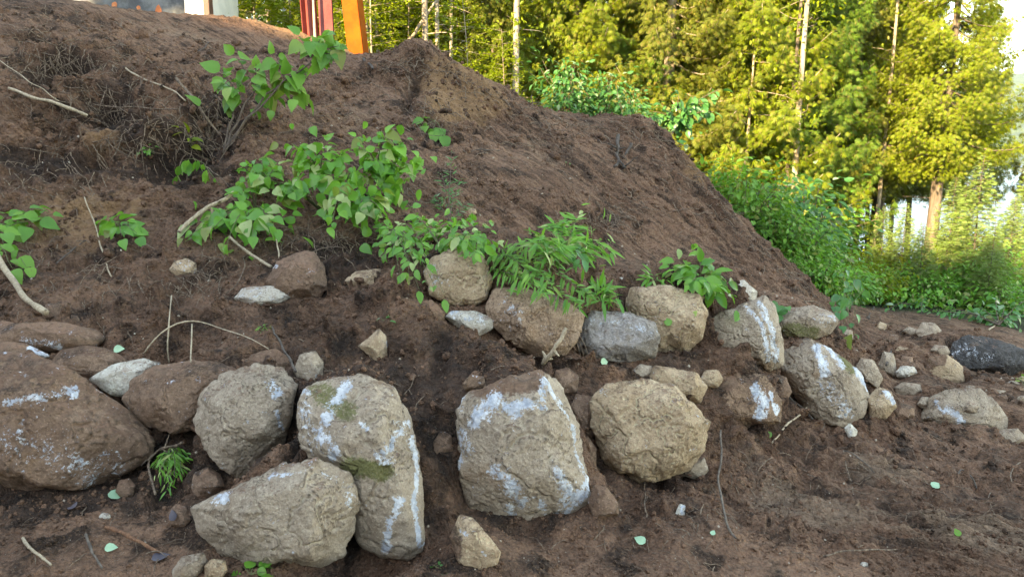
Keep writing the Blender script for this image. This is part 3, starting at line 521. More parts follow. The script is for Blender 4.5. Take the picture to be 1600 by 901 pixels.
# cavities under the overhanging turf
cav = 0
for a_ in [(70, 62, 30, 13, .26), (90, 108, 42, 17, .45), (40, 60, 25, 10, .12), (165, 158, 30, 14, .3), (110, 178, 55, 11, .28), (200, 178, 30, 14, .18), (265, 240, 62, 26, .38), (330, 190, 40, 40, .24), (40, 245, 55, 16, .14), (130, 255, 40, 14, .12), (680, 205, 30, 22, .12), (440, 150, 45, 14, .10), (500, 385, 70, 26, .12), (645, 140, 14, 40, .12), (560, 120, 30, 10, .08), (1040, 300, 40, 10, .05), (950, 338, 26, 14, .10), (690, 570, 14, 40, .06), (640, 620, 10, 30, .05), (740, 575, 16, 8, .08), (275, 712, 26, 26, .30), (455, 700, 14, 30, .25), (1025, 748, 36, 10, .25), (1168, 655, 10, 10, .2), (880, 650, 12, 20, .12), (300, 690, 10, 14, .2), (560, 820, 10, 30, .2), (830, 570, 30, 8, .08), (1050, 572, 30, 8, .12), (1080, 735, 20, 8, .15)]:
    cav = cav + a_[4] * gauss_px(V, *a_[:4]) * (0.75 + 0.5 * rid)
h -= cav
# overhanging lips just above cavities
for a_ in [(85, 82, 55, 10, .10), (95, 140, 60, 8, .06), (250, 205, 70, 10, .10), (660, 160, 40, 12, .08), (170, 140, 40, 6, .05)]:
    h += a_[4] * gauss_px(V, *a_[:4])
# crumbly lumps in the wall
for a_ in [(640, 495, 40, 22, .05), (240, 510, 50, 22, .08), (450, 520, 50, 20, .06), (655, 84, 36, 16, .16), (790, 145, 30, 8, .06), (1005, 198, 30, 10, .08), (580, 105, 25, 8, .06), (430, 105, 50, 10, .06), (1170, 590, 40, 25, .05), (700, 555, 50, 18, .06), (1060, 830, 60, 30, .03), (1160, 600, 50, 30, .07), (950, 582, 40, 14, .07), (690, 640, 30, 50, .05), (830, 562, 60, 12, .07), (1420, 560, 60, 20, .10), (1540, 600, 80, 14, .08), (600, 330, 60, 20, .05)]:
    h += a_[4] * gauss_px(V, *a_[:4])
# digger bucket tooth ripples on the lower right ground
tr = np.clip(1.4 * gauss_px(V, 1520, 860, 230, 75) + gauss_px(V, 1400, 745, 60, 22) * .6 + gauss_px(V, 1250, 640, 1, 1) * 0, 0, 1)
wv = X * 0.50 + Y * 0.86 + 0.04 * perlin(V * 2.0)
rp = (0.5 + 0.5 * np.sin(wv * 2 * math.pi / 0.09 + 2.0 * perlin(V * 3.1))) * (0.55 + 0.6 * perlin(V * np.array([6., 6, 6]) + 3))
rp = np.clip(rp, 0, 1) ** 1.3
h = h * (1 - .6 * tr) + near * tr * 0.085 * rp + near * .05 * stri * np.clip(gauss_px(V, 1240, 730, 140, 70), 0, 1)
V2 = V + NB * h[:, None]
V2[:, 2] += (1 - near) * 0.3 * fbm(V * 0.12, 3) * (np.hypot(X, Y) < 200)
for s_, (c_, th_, rr__) in zip(ST, OUT):
    if s_[3] == 'rk_soil': continue
    Yc = s_[5]; cc = P(c_[0], c_[1], Yc); rad = rr__.mean() / FPX * Yc; D = rad * s_[6]
    pl = np.array(s_[4]); hw = np.ptp(pl[:, 0]) / 2 / FPX * Yc; hh = np.ptp(pl[:, 1]) / 2 / FPX * Yc
    dd = np.sqrt(((V2[:, 0] - cc.x) / (hw * 1.02)) ** 2 + ((V2[:, 1] - (cc.y - .35 * D)) / (D * 1.1)) ** 2)
    m_ = dd < 1.3
    tz = cc.z - hh * (.45 if rad < .12 else .84) + .02 * perlin(V2[m_] * 9)
    V2[m_, 2] -= sstep(1.25, .8, dd[m_]) * np.clip(V2[m_, 2] - tz, 0, .4)
ii = np.arange(na - 1)[:, None] * nr; jj = np.arange(nr - 1)[None, :]
F = np.stack([ii + jj, ii + nr + jj, ii + nr + jj + 1, ii + jj + 1], -1).reshape(-1, 4)
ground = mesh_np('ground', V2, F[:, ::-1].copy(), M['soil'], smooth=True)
structure(ground)
# flip check
mask = np.zeros((len(V2), 4), np.float32); mask[:, 3] = 1
mask[:, 0] = np.clip(1.3 * gauss_px(V, 725, 140, 70, 42) + gauss_px(V, 700, 170, 30, 40) * .6 + gauss_px(V, 130, 330, 150, 40) * .4 + gauss_px(V, 1080, 270, 25, 25) * .7 + gauss_px(V, 150, 220, 60, 15) * .6 + 1.1 * np.exp(-(((X + 3.2) / 1.6) ** 2 + ((Y - 10.9) / .8) ** 2)) + 1.0 * np.exp(-(((X + 2.0) / 1.0) ** 2 + ((Y - 9.9) / .6) ** 2)) + .35 * gauss_px(V, 120, 380, 200, 60), 0, 1)
mask[:, 1] = np.clip(.55 * np.clip(gauss_px(V, 700, 860, 380, 60), 0, 1) + .45 * wall + cav * 6 + rough * .25 + .8 * gauss_px(V, 950, 338, 30, 16) + .7 * gauss_px(V, 100, 750, 160, 40) + .4 * gauss_px(V, 550, 600, 300, 80) + .6 * gauss_px(V, 1520, 590, 120, 40) + .5 * gauss_px(V, 500, 390, 90, 30) + .4 * gauss_px(V, 60, 280, 60, 20), 0, 1)  # dark soil tones, plus shade painted into the hollows and wall joints
mask[:, 2] = np.clip(sstep(10.3, 12.5, np.hypot(X, Y)) * np.clip(sstep(-2.5, 0, X) + sstep(13, 16, Y), 0, 1) + sstep(30, 50, np.hypot(X, Y)), 0, 1)
dry = np.clip(.75 * tr * (rp - .15) + 1.1 * gauss_px(V, 1260, 800, 110, 34) + .9 * gauss_px(V, 1370, 745, 70, 26) + .8 * gauss_px(V, 1560, 850, 120, 40) + .5 * gauss_px(V, 850, 240, 60, 60) + .5 * gauss_px(V, 120, 330, 130, 40) + .6 * gauss_px(V, 300, 60, 160, 25) + .5 * gauss_px(V, 1180, 720, 50, 30) + .5 * gauss_px(V, 560, 190, 60, 40), 0, 1)  # dry tan patches; ripple crests also painted lighter as if catching light
dra = ground.data.attributes.new('dry', 'FLOAT', 'POINT'); dra.data.foreach_set('value', dry.astype(np.float32))
stf = ground.data.attributes.new('streak', 'FLOAT', 'POINT'); stf.data.foreach_set('value', (sstep(4.6, 6, Y) * (1 - rough) * .9 + .15 + .5 * tr + .7 * gauss_px(V, 1240, 730, 140, 70)).clip(0, 1).astype(np.float32))
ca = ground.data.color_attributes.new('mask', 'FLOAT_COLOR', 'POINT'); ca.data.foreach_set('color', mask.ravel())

# coarse ray target built from the displaced sheet
st = 3
Gv = V2.reshape(na, nr, 3)[::st, ::st]; ga, gr = Gv.shape[:2]
i2 = np.arange(ga - 1)[:, None] * gr; j2 = np.arange(gr - 1)[None, :]
F2 = np.stack([i2 + j2, i2 + j2 + 1, i2 + gr + j2 + 1, i2 + gr + j2], -1).reshape(-1, 4)
BVT = BVHTree.FromPolygons([tuple(v) for v in Gv.reshape(-1, 3).tolist()], F2.tolist())
BVS = []
def hit(px, py, stones=True):
    d = ray(px, py).normalized(); best = BVT.ray_cast(CAM, d)
    if stones:
        for bv in BVS:
            r = bv.ray_cast(CAM, d)
            if r[0] is not None and (best[0] is None or r[3] < best[3]): best = r
    if best[0] is None: return P(px, py, 11), Vector((0, 0, 1))
    n = best[1]
    if n.dot(d) > 0: n = -n
    return best[0].copy(), n
def ground_z(x, y):
    r = BVT.ray_cast(Vector((x, y, 30)), Vector((0, 0, -1)))
    return r[0].z if r[0] is not None else 0.0

# ------------------------------------------------------------------ boulders
_ico = {}
def ico(l):
    if l not in _ico:
        bm = bmesh.new(); bmesh.ops.create_icosphere(bm, subdivisions=l, radius=1)
        _ico[l] = (np.array([v.co[:] for v in bm.verts]), np.array([[v.index for v in f.verts] for f in bm.faces])); bm.free()
    return _ico[l]
def segd(x, y, pts):
    best = np.full(len(x), 1e9)
    for a, b in zip(pts[:-1], pts[1:]):
        ax_, ay_ = a; ex, ey = b[0] - a[0], b[1] - a[1]; L = ex * ex + ey * ey
        t = np.clip(((x - ax_) * ex + (y - ay_) * ey) / L, 0, 1)
        best = np.minimum(best, np.hypot(x - ax_ - t * ex, y - ay_ - t * ey))
    return best
for k, (name, label, grp, mat, poly, Yc, dfac, opt) in enumerate(ST):
    rng = np.random.default_rng(100 + k)
    c, th, rr = OUT[k]
    rad = rr.mean() / FPX * Yc
    lvl = 7 if rad > 0.2 else (6 if rad > 0.08 else 5)
    D0, Fc = ico(lvl)
    # facets
    r = np.ones(len(D0)) * 1.15
    nf = 16 if opt.get('z') else 11
    for j in range(nf):
        nrm = rng.normal(size=3); nrm[2] = -abs(nrm[2]) - 0.25 if j < nf * 0.7 else nrm[2]; nrm /= np.linalg.norm(nrm)
        hh = rng.uniform(0.66, 0.95)
        dd = D0 @ nrm; pr = np.where(dd > 0.05, hh / np.maximum(dd, 0.05), 9)
        r = -np.log(np.exp(-r * 26) + np.exp(-np.minimum(pr, 9) * 26)) / 26
    wn = fbm(D0 * 1.3 + k * 7.7, 3); r = r * (1 + 0.07 * wn)
    rg = 1 - np.abs(fbm(D0 * 2.3 + k * 3.1, 3)) * 2
    r = r * (1 + (0.035 if opt.get('z') else 0.02) * rg)
    q = D0 * r[:, None]
    t = np.arctan2(q[:, 1], q[:, 0]); s = np.hypot(q[:, 0], q[:, 1])
    nb = 90; bi = ((t + math.pi) / (2 * math.pi) * nb).astype(int) % nb
    sm = np.zeros(nb); np.maximum.at(sm, bi, s); sm3 = np.convolve(np.r_[sm[-2:], sm, sm[:2]], np.ones(5) / 5, 'valid')
    smx = np.interp((t + math.pi) / (2 * math.pi) * nb, np.arange(nb + 1) , np.r_[sm3, sm3[0]])
    rho = np.interp(t, np.r_[th, math.pi], np.r_[rr, rr[0]]) / FPX
    sn = np.clip(s / smx, 0, 1.05) ** 0.88
    L_ = np.c_[sn * np.cos(t), sn * np.sin(t), q[:, 2]]
    soft = 'round' in label or 'smooth brown' in label or rad < 0.05
    fl = [((rng.uniform(-.35, .35), rng.uniform(-.3, .45), -1), rng.uniform(.50, .62) * (1.25 if soft else 1))]
    for j in range(3 if soft else 7):
        ta = rng.uniform(0, 6.28) if j else 1.57 + rng.uniform(-.4, .4); tl = rng.uniform(.7, 1.5)
        fl.append(((math.cos(ta) * tl, math.sin(ta) * tl, -1), rng.uniform(.68, .82) * (1.12 if soft else 1)))
    for nrm, hh in fl:
        nrm = np.array(nrm) / np.linalg.norm(nrm); ex = L_ @ nrm - hh
        ex = np.log1p(np.exp(np.clip(ex * 45, -30, 30))) / 45
        L_ = L_ - ex[:, None] * nrm * .92
    s2 = np.hypot(L_[:, 0], L_[:, 1]); t2 = np.arctan2(L_[:, 1], L_[:, 0]); b2 = ((t2 + math.pi) / (2 * math.pi) * nb).astype(int) % nb
    m2 = np.zeros(nb); np.maximum.at(m2, b2, s2); m2 = np.maximum(np.convolve(np.r_[m2[-2:], m2, m2[:2]], np.ones(5) / 5, 'valid'), .3)
    mx2 = np.interp((t2 + math.pi) / (2 * math.pi) * nb, np.arange(nb + 1), np.r_[m2, m2[0]])
    rn = np.clip(s2 / mx2, 0, 1.03)
    d = ray(*c); w = d.normalized(); ctr = CAM + d * (Yc / d.y); dist = (ctr - CAM).length
    kk = dist * w.dot(Vector((0, CP, -SP)))
    rho = np.interp(t2, np.r_[th, math.pi], np.r_[rr, rr[0]]) / FPX * kk
    dep = dfac * rr.mean() / FPX * dist
    lx = rn * rho * np.cos(t2); ly = rn * rho * np.sin(t2); lz = L_[:, 2] * dep
    # camera plane axes keep the outline as seen; widen behind, narrow before
    ru = np.array((1.0, 0, 0)); uu = np.array((0, SP, CP)); ww = np.array(w)
    inp = lx[:, None] * ru + ly[:, None] * uu
    Vb = np.array(ctr) + inp + lz[:, None] * ww
    zc = (Vb - np.array(CAM)) @ np.array((0, CP, -SP)); zc0 = (np.array(ctr) - np.array(CAM)) @ np.array((0, CP, -SP)); sc_ = np.clip(zc / zc0, 0.8, 1.2)
    Vb = np.array(ctr) + lz[:, None] * ww + inp * sc_[:, None]
    nn = norm(q * np.array([1, 1, 1.0])); nw = nn[:, :1] * ru + nn[:, 1:2] * uu + nn[:, 2:] * ww
    amp = min(rad, 0.35)
    Vb = Vb + nw * ((0.030 * amp) * fbm(Vb * (1.6 / amp) + k, 4, 0.62) - (0.05 * amp) * np.clip(np.abs(fbm(Vb * (1.1 / amp) + 3 * k, 4, 0.6)) * -6 + 1, 0, 1) + 0.012 * amp * fbm(Vb * 60, 3, 0.7))[:, None]
    org = tuple(ctr - Vector((0, 0, rad * 0.8)))
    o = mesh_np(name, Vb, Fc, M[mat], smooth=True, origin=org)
    if mat == 'rk_soil': pass
    tag(o, label, 'boulder' if name == 'boulder' else 'stone', grp)
    px, py = proj(Vb); front = q[:, 2] < 0.25
    mk = np.zeros((len(Vb), 4), np.float32); mk[:, 3] = 1; mk[:, 2] = 0.5
    wbx = px + 5 * perlin(Vb * 14); wby = py + 5 * perlin(Vb * 14 + 50)
    for ch, key in ((0, 'w'), (1, 'g')):
        for pts, wid, stg in opt.get(key, []):
            dd = segd(wbx, wby, pts); mk[:, ch] = np.maximum(mk[:, ch], stg * np.clip(1.35 - dd / (wid * 1.15), 0, 1) * front * 0.85)
    for pts, wid, stg in opt.get('s', []):
        dd = segd(wbx, wby, pts); mk[:, 2] += stg * np.clip(1.3 - dd / wid, 0, 1)
    # soil clings where the stone enters the ground
    cz = (Vb[:, 2] - Vb[:, 2].min()) / (np.ptp(Vb[:, 2]) + 1e-6)
    mk[:, 2] += 0.45 * np.clip(1 - cz / 0.14, 0, 1)
    at = o.data.color_attributes.new('marks', 'FLOAT_COLOR', 'POINT'); at.data.foreach_set('color', mk.ravel())
    D1, F1 = ico(lvl)
    if lvl == 7:
        # lighter ray target
        dlo, flo = ico(4)
        from_idx = np.argmax(dlo @ D0.T, axis=1); BVS.append(BVHTree.FromPolygons(Vb[from_idx].tolist(), flo.tolist()))
    else:
        BVS.append(BVHTree.FromPolygons(Vb.tolist(), Fc.tolist()))
#PART2
# ------------------------------------------------------------------ lake and far hills
def make_water():
    m, t, b, out = newmat('lake'); n = N(t)
    b.inputs['Base Color'].default_value = (0.05, 0.10, 0.16, 1); b.inputs['Roughness'].default_value = 0.25; b.inputs['IOR'].default_value = 1.33; b.inputs['Specular IOR Level'].default_value = 0.2
    p = n.mapping(n.pos(), (0.5, 1.6, 1)); n.l(n.bump(n.noise(p, 1.5, 4), 0.25, 1.0), b.inputs['Normal']); return m
structure(mesh_np('lake_water', [(-900, 24, WATER), (1800, 24, WATER), (1800, 1500, WATER), (-900, 1500, WATER)], np.array([[0, 1, 2, 3]]), make_water()))
def ridge(name, y0, depth, xs, hfun):
    nx, ny = len(xs), 26; v = []
    for j in range(ny):
        t = j / (ny - 1)
        for x in xs:
            pr = math.sin(min(1, t * 1.25) * math.pi / 2) ** 1.3
            v.append((x, y0 + depth * t, WATER - 1 + hfun(x) * pr))
    v = np.array(v); v[:, 2] += 7 * fbm(v / 90.0, 4) * (v[:, 2] > 3) + 2.5 * perlin(v / 9.0) * (v[:, 2] > 3)
    i = np.arange(ny - 1)[:, None] * nx; j = np.arange(nx - 1)[None]
    f = np.stack([i + j, i + j + 1, i + nx + j + 1, i + nx + j], -1).reshape(-1, 4)
    m, t, b, out = newmat(name + '_forest'); n = N(t)
    g = n.noise(n.pos(), 0.08, 8, 0.75); n.l(n.mix(n.ramp(g, 0.4, 0.62), (0.02, 0.045, 0.014), (0.07, 0.11, 0.03)), b.inputs['Base Color']); b.inputs['Roughness'].default_value = 1
    n.l(n.bump(g, 6.0, 0.7), b.inputs['Normal'])
    return structure(mesh_np(name, v, f, m, smooth=True))
ridge('hills', 950, 700, np.linspace(-900, 2000, 240), lambda x: 175 + 18 * math.sin(x / 170.0) + 10 * math.sin(x / 61.0) + 0.02 * (x - 600))

# ------------------------------------------------------------------ leaf templates
def leaf_tpl(ts, ws, fold=0.25, curl=0.25):
    v = []
    for t, w in zip(ts, ws):
        z = -curl * t * t
        v += [(-w, t, z + fold * w), (0, t, z), (w, t, z + fold * w)]
    f = []
    for i in range(len(ts) - 1):
        a = i * 3; f += [(a, a + 1, a + 4, a + 3), (a + 1, a + 2, a + 5, a + 4)]
    return np.array(v), np.array(f)
T_BROAD = leaf_tpl([0, .1, .3, .58, .82, 1], [.02, .27, .40, .33, .15, .005], 0.3, 0.35)
T_OVAL = leaf_tpl([0, .2, .5, .8, 1], [.02, .2, .27, .17, .01], 0.3, 0.3)
T_NARROW = leaf_tpl([0, .25, .6, 1], [.02, .1, .09, .005], 0.3, 0.3)
T_HEX = (np.array([(0, 0, 0), (.28, .35, .05), (.22, .75, 0), (0, 1, -.12), (-.22, .75, 0), (-.28, .35, .05)]), np.array([(0, 1, 2, 3), (0, 3, 4, 5)]))
def spray_tpl(n=9, spread=1.2, w=0.048):
    v = []; f = []
    for i in range(n):
        a = (i / (n - 1) - 0.5) * spread * 1.6; L = 1.0 - 0.45 * abs(i / (n - 1) - 0.5) * 2; o = 0.25 * (1 - abs(i / (n - 1) - .5) * 2)
        bx, by = 0, 0.12 * (i % 2); dx, dy = math.sin(a), math.cos(a)
        k = len(v); z = -0.12 * (i % 3)
        v += [(bx, by, 0), (bx + dx * L * .55 - dy * w, by + dy * L * .55 + dx * w, z * .5), (bx + dx * L, by + dy * L, z - .1), (bx + dx * L * .55 + dy * w, by + dy * L * .55 - dx * w, z * .5)]
        f.append((k, k + 1, k + 2, k + 3))
    return np.array(v), np.array(f)
T_SPRAY = spray_tpl()
def needle_tpl(n=9):
    v = []; f = []
    for i in range(n):
        y = i / n
        for s in (-1, 1):
            k = len(v); L = 0.32 * (1 - 0.5 * y)
            v += [(0, y, 0), (s * L, y + .16, 0.03), (s * L * .95, y + .21, 0.03), (0, y + .07, 0)]; f.append((k, k + 1, k + 2, k + 3))
    return np.array(v), np.array(f)
T_NEEDLE = needle_tpl()
UP = np.array([0, 0, 1.0])
def rnd(n, s=1.0): return RNG.normal(size=(n, 3)) * s

# ------------------------------------------------------------------ tree builders (local coordinates, base at origin)
def trunk_path(H, r0, bend=0.02, n=14, top=0.12):
    z = np.linspace(-0.4, H, n); ph = RNG.uniform(0, 6, 2)
    x = bend * H * np.sin(z / H * 3 + ph[0]) * z / H; y = bend * H * np.sin(z / H * 2.3 + ph[1]) * z / H
    r = r0 * (1 - (1 - top) * np.clip(z, 0, None) / H) * (1 + 0.5 * np.exp(-np.clip(z, 0, None) / 0.25))
    return np.c_[x, y, z], r
def at_z(path, z):
    return np.array([np.interp(z, path[:, 2], path[:, i]) for i in range(3)])
def build_tree(name, label, cat, H, r0, h0, R, style, leafmat, barkmat, nb=120, npb=130, size=(.10, .18), origin=(0, 0, 0), group=None, shape=0.8, dead=14, bend=0.015, maxz=None):
    root = thing(name, origin, label, cat, group); O = np.array(origin)
    tp, tr = trunk_path(H, r0, bend)
    v, f = tubes_np([(tp, tr)], 12); mesh_np('trunk', v + O, f, M[barkmat], root, smooth=True)
    br = []; pos = []; axs = []; ups = []; sz = []
    for k in range(nb):
        u = (k + RNG.uniform(0, 1)) / nb; z = h0 + (H - h0) * u ** 1.05
        az_ = k * 2.399 + RNG.uniform(-.5, .5)
        if style == 'cedar': L = R * ((1 - u) ** shape) * RNG.uniform(.65, 1.12) * min(1, .55 + u * 4) + .15
        elif style == 'spruce': L = R * (1 - u) ** 0.95 * RNG.uniform(.85, 1.05) + .08
        else: L = R * math.sqrt(max(0.03, 1 - ((u - .35) / .68) ** 2)) * RNG.uniform(.55, 1.1)
        s = np.linspace(0, 1, 7); d = np.array([math.cos(az_), math.sin(az_), 0])
        if style == 'cedar': zz = -0.28 * L * np.sin(s * 2.2) + 0.22 * L * s ** 3
        elif style == 'spruce': zz = -0.12 * L * s + 0.10 * L * s ** 2
        elif style == 'layer': zz = 0.18 * L * s
        else: zz = L * (0.65 * s - 0.15 * s * s)
        b0 = at_z(tp, z); side = np.array([-d[1], d[0], 0]) * RNG.uniform(-.2, .2) * L
        pts = b0 + s[:, None] * d * L + side * (s ** 2)[:, None] + zz[:, None] * UP
        br.append((pts, np.linspace(max(.008, r0 * .16 * (L / R + .2)), .004, 7)))
        m = max(6, int(npb * (L / R) ** 1.2))
        t = RNG.uniform(0.18 if style != 'spruce' else 0.05, 1.0, m) ** 0.8
        pp = np.stack([np.interp(t, s, pts[:, i]) for i in range(3)], 1)
        sd = np.array([-d[1], d[0], 0])
        wdt = (0.30 * L * (1.1 - t) + 0.06) if style != 'spruce' else (0.22 * L * (1.05 - t) + .02)
        lat = RNG.normal(size=m) * wdt * (.75 if style != 'spruce' else .8)
        p3 = pp + sd * lat[:, None]
        thick = {'cedar': .10, 'spruce': .05, 'layer': .07, 'round': .2}[style]
        p3[:, 2] += RNG.normal(size=m) * thick - np.abs(lat) * (.28 if style == 'cedar' else .1)
        a = d * 0.8 + sd * np.sign(lat)[:, None] * (.7 if style != 'spruce' else .9) + rnd(m, .35 if style != 'spruce' else .12)
        a[:, 2] -= {'cedar': .75, 'spruce': .12, 'layer': .15, 'round': .35}[style]
        up = UP + rnd(m, .55 if style != 'spruce' else .15)
        if style in ('cedar',): up = d * .9 + UP * .4 + rnd(m, .5)
        pos.append(p3); axs.append(a); ups.append(up if style != 'spruce' else up + rnd(m, .8)); sz.append(RNG.uniform(size[0], size[1], m) * (0.8 if u > .85 else 1))
    for k in range(dead):      # bare dead twigs low on the trunk
        z = RNG.uniform(.15, 1) * h0 if h0 > 1 else RNG.uniform(.4, 3.0); a_ = RNG.uniform(0, 6.28); L = RNG.uniform(.3, 1.1); s = np.linspace(0, 1, 5)
        b0 = at_z(tp, z); d = np.array([math.cos(a_), math.sin(a_), 0])
        br.append((b0 + s[:, None] * d * L + (RNG.uniform(-.35, .1) * L * s ** 1.5)[:, None] * UP + rnd(5, .015), np.linspace(.010, .003, 5)))
    v, f = tubes_np(br, 4); mesh_np('branches', v + O, f, M[barkmat], root, smooth=True)
    pos = np.concatenate(pos); axs = np.concatenate(axs); ups = np.concatenate(ups); sz = np.concatenate(sz)
    tpl = {'cedar': T_SPRAY, 'spruce': T_NEEDLE}.get(style, T_HEX)
    v, f = batch(*tpl, pos, frames(axs, ups, sz)); mesh_np('crown', v + O, f, M[leafmat], root)
    return root
def copy_tree(src, loc, rz=0.0, sc=1.0, label=None, group=None, mats=None, scz=None):
    r = src.copy(); COL.objects.link(r); r.location = loc; r.rotation_euler = (0, 0, rz); r.scale = (sc, sc, scz or sc)
    if label: r['label'] = label
    if group: r['group'] = group
    elif 'group' in r: del r['group']
    for ch in list(src.children):
        c = ch.copy(); COL.objects.link(c); c.parent = r
        if mats and ch.name.split('.')[0] in mats:
            c.material_slots[0].link = 'OBJECT'; c.material_slots[0].material = M[mats[ch.name.split('.')[0]]]
    return r
_used = set()
def place(src, px, Y, rz, sc, label, group=None, scz=None, dz=0.0, **k):
    x = (px - 800) / FPX * Y / CP * 1.0; x = P(px, 300, Y).x
    loc = (x, Y, ground_z(x, Y) + dz)
    if src.name not in _used:
        _used.add(src.name); src.location = loc; src.rotation_euler = (0, 0, rz); src.scale = (sc, sc, scz or sc)
        src['label'] = label
        if group: src['group'] = group
        return src
    return copy_tree(src, loc, rz, sc, label, group, scz=scz, **k)

GC = 'cedars in the sunlit row behind the bank'; GBk = 'trees in the dark second row behind the cedars'; GT = 'slim trunks in front of the bright lake'; GPL = 'thin pale trunks in the open wood behind the crest'
ced = [build_tree('cedar_tree', 'cedar', 'tree', 11, .15, .3, 2.0, 'cedar', 'cedar', 'bark_pale', 135, 480, (.07, .14), dead=20),
       build_tree('cedar_tree', 'cedar', 'tree', 12, .13, .2, 1.75, 'cedar', 'cedar', 'bark_brown', 135, 450, (.07, .14), dead=26, shape=.6),
       build_tree('cedar_tree', 'cedar', 'tree', 10.5, .17, 3.0, 2.35, 'cedar', 'cedar_dk', 'bark_brown', 115, 520, (.07, .13), dead=16, shape=.75)]
lakeward = build_tree('cedar_tree', 'tall cedar', 'tree', 11, .10, 3.3, 1.7, 'cedar', 'cedar_dk', 'bark_dark', 110, 130, (.12, .22), dead=12)
maple = build_tree('sapling_tree', 'maple', 'tree', 6.5, .045, 1.0, 1.5, 'layer', 'lime', 'bark_pale', 46, 110, (.08, .14), dead=6, bend=.03)
thin = build_tree('slender_tree', 'thin tree', 'tree', 9, .055, 3.6, 1.0, 'layer', 'lime', 'bark_pale', 34, 60, (.08, .13), dead=12, bend=.02)
spr = build_tree('young_spruce', 'spruce', 'tree', 3.1, .03, .25, .85, 'spruce', 'spruce', 'bark_brown', 120, 60, (.07, .12), dead=0, bend=.01)

# the sunlit row, left to right
ROW = [(0, 560, 17.5, .3, 1.0, 'dark cedar standing deep behind the orange steel post'), (1, 715, 16.6, 1.2, 1.0, 'cedar left of the whitish trunk at the top middle of the photo'),
 (0, 775, 15.6, 2.0, 1.0, 'cedar rising behind the notch right of the soil peak'), (1, 838, 15.2, 3.1, 1.0, 'cedar just right of the whitish trunk at the top middle'),
 (0, 905, 14.8, 4.2, 1.02, 'bushy cedar directly above the left end of the level crest'), (1, 968, 15.4, 5.0, 1.05, 'cedar above the middle of the level crest'),
 (0, 1035, 14.6, 5.9, 1.0, 'cedar above the dark leafy branch lying on the crest end'), (1, 1098, 15.3, .9, 1.0, 'cedar just right of the dark leafy branch on the crest'),
 (0, 1165, 14.6, 1.7, 1.05, 'bright cedar left of the paired pale trunks'), (1, 1232, 15.0, 2.6, 1.05, 'tall cedar growing right behind the paired pale trunks'),
 (2, 1306, 16.6, 3.3, .85, 'cedar between the paired pale trunks and the bare thin trunk'), (2, 1372, 17.2, 4.1, .95, 'cedar around the bare thin trunk near the top right'),
 (2, 1462, 15.0, 5.2, .80, 'broad cedar with one thick grey trunk beside the sky gap at the right'), (1, 640, 18.5, 2.2, 1.0, 'dark cedar behind the thin pale trunks left of the soil peak')]
for q_, (a, px, Yt, rz, sc, lab) in enumerate(ROW):
    _k = ced[a].name in _used; place(ced[a], px, Yt, rz, sc, lab, GC, **(dict(mats={'crown': ['cedar', 'cedar_g', 'cedar_dk', 'cedar'][q_ % 4]}) if _k else {}))
for (tx, ty, s_, lb) in ((-9.3, 6.3, .62, 'unseen cedar added out of frame to shade the house wall'), (-11.0, 7.9, .7, 'second unseen cedar added farther left to shade the house wall')):
    copy_tree(ced[0], (tx, ty, ground_z(tx, ty)), 1.3 * tx, s_, lb, GC)  # both added out of view to keep the sun off the wall
# second row closes the wood
i = 0
for px in list(range(250, 1260, 62)):
    place(ced[(i + 1) % 2], px + random.uniform(-15, 15), random.uniform(19.0, 21.5), random.uniform(0, 6), random.uniform(.9, 1.1), 'cedar of the dense second row, seen only through gaps in the sunlit row', GBk, mats={'crown': ['cedar_g', 'cedar_dk', 'cedar'][i % 3]}); i += 1
for j, px in enumerate((1268, 1296, 1311, 1344, 1366, 1399, 1424, 1489)):
    o_ = place(lakeward, px + random.uniform(-5, 5), random.uniform(19, 25), random.uniform(0, 6), random.uniform(.8, 1.0), 'slim dark trunk with high foliage, one of several lined up against the bright lake', GT, scz=random.uniform(.85, 1.0))
    o_.rotation_euler = (random.uniform(-.05, .05), random.uniform(-.09, .09), o_.rotation_euler.z)
place(lakeward, 1652, 16.5, 1.0, .6, 'dark evergreen half cut off by the right edge beneath the sky', None)
# thin pale stems in the open wood left of the soil peak
for px, Yt, rz, sc, lab in [(437, 14.2, .4, 1.0, 'grey trunk standing above the sunlit dirt mound left of the red posts'), (585, 13.6, 1.4, .8, 'thin pale trunk just right of the orange post'), (600, 15.0, 2.1, .8, 'second thin pale trunk right of the orange post'),
     (618, 14.6, 0.2, .7, 'thinnest stem halfway between the orange post and the soil peak'), (667, 13.0, 2.9, 1.1, 'reddish pale trunk rising straight above the soil peak'), (683, 13.4, 3.6, .9, 'white thin trunk immediately right of the reddish one above the soil peak'), (703, 13.9, 4.4, .8, 'white leaning trunk second to the right of the reddish one above the soil peak'), (345, 14.5, 5, .9, 'pale trunk between the house corner and the grey trunk'), (515, 15, 5, .9, 'pale trunk seen between the red and orange posts')]:
    place(thin, px, Yt, rz, sc, lab, GPL)
for px, Yt, rz, sc, lab in [(352, 12.8, .4, .62, 'lime green sapling right of the house corner'), (410, 13.4, 1.4, .66, 'lime green sapling behind the sunlit dirt mound'), (468, 13.0, 2.3, .6, 'lime green sapling at the left of the red posts'), (528, 13.2, 3.3, .62, 'lime green sapling between the red and the orange posts'),
     (590, 12.6, 4.3, .5, 'low lime green sapling right of the foot of the orange post'), (640, 14.6, 5.3, .7, 'lime green sapling behind the soil peak'), (730, 12.2, .8, .42, 'lime green sapling on the slope right of the soil peak'), (790, 11.8, 1.8, .36, 'lime green sapling low behind the falling crest right of the soil peak')]:
    place(maple, px, Yt, rz, sc, lab, 'lime green saplings at the edge of the wood')
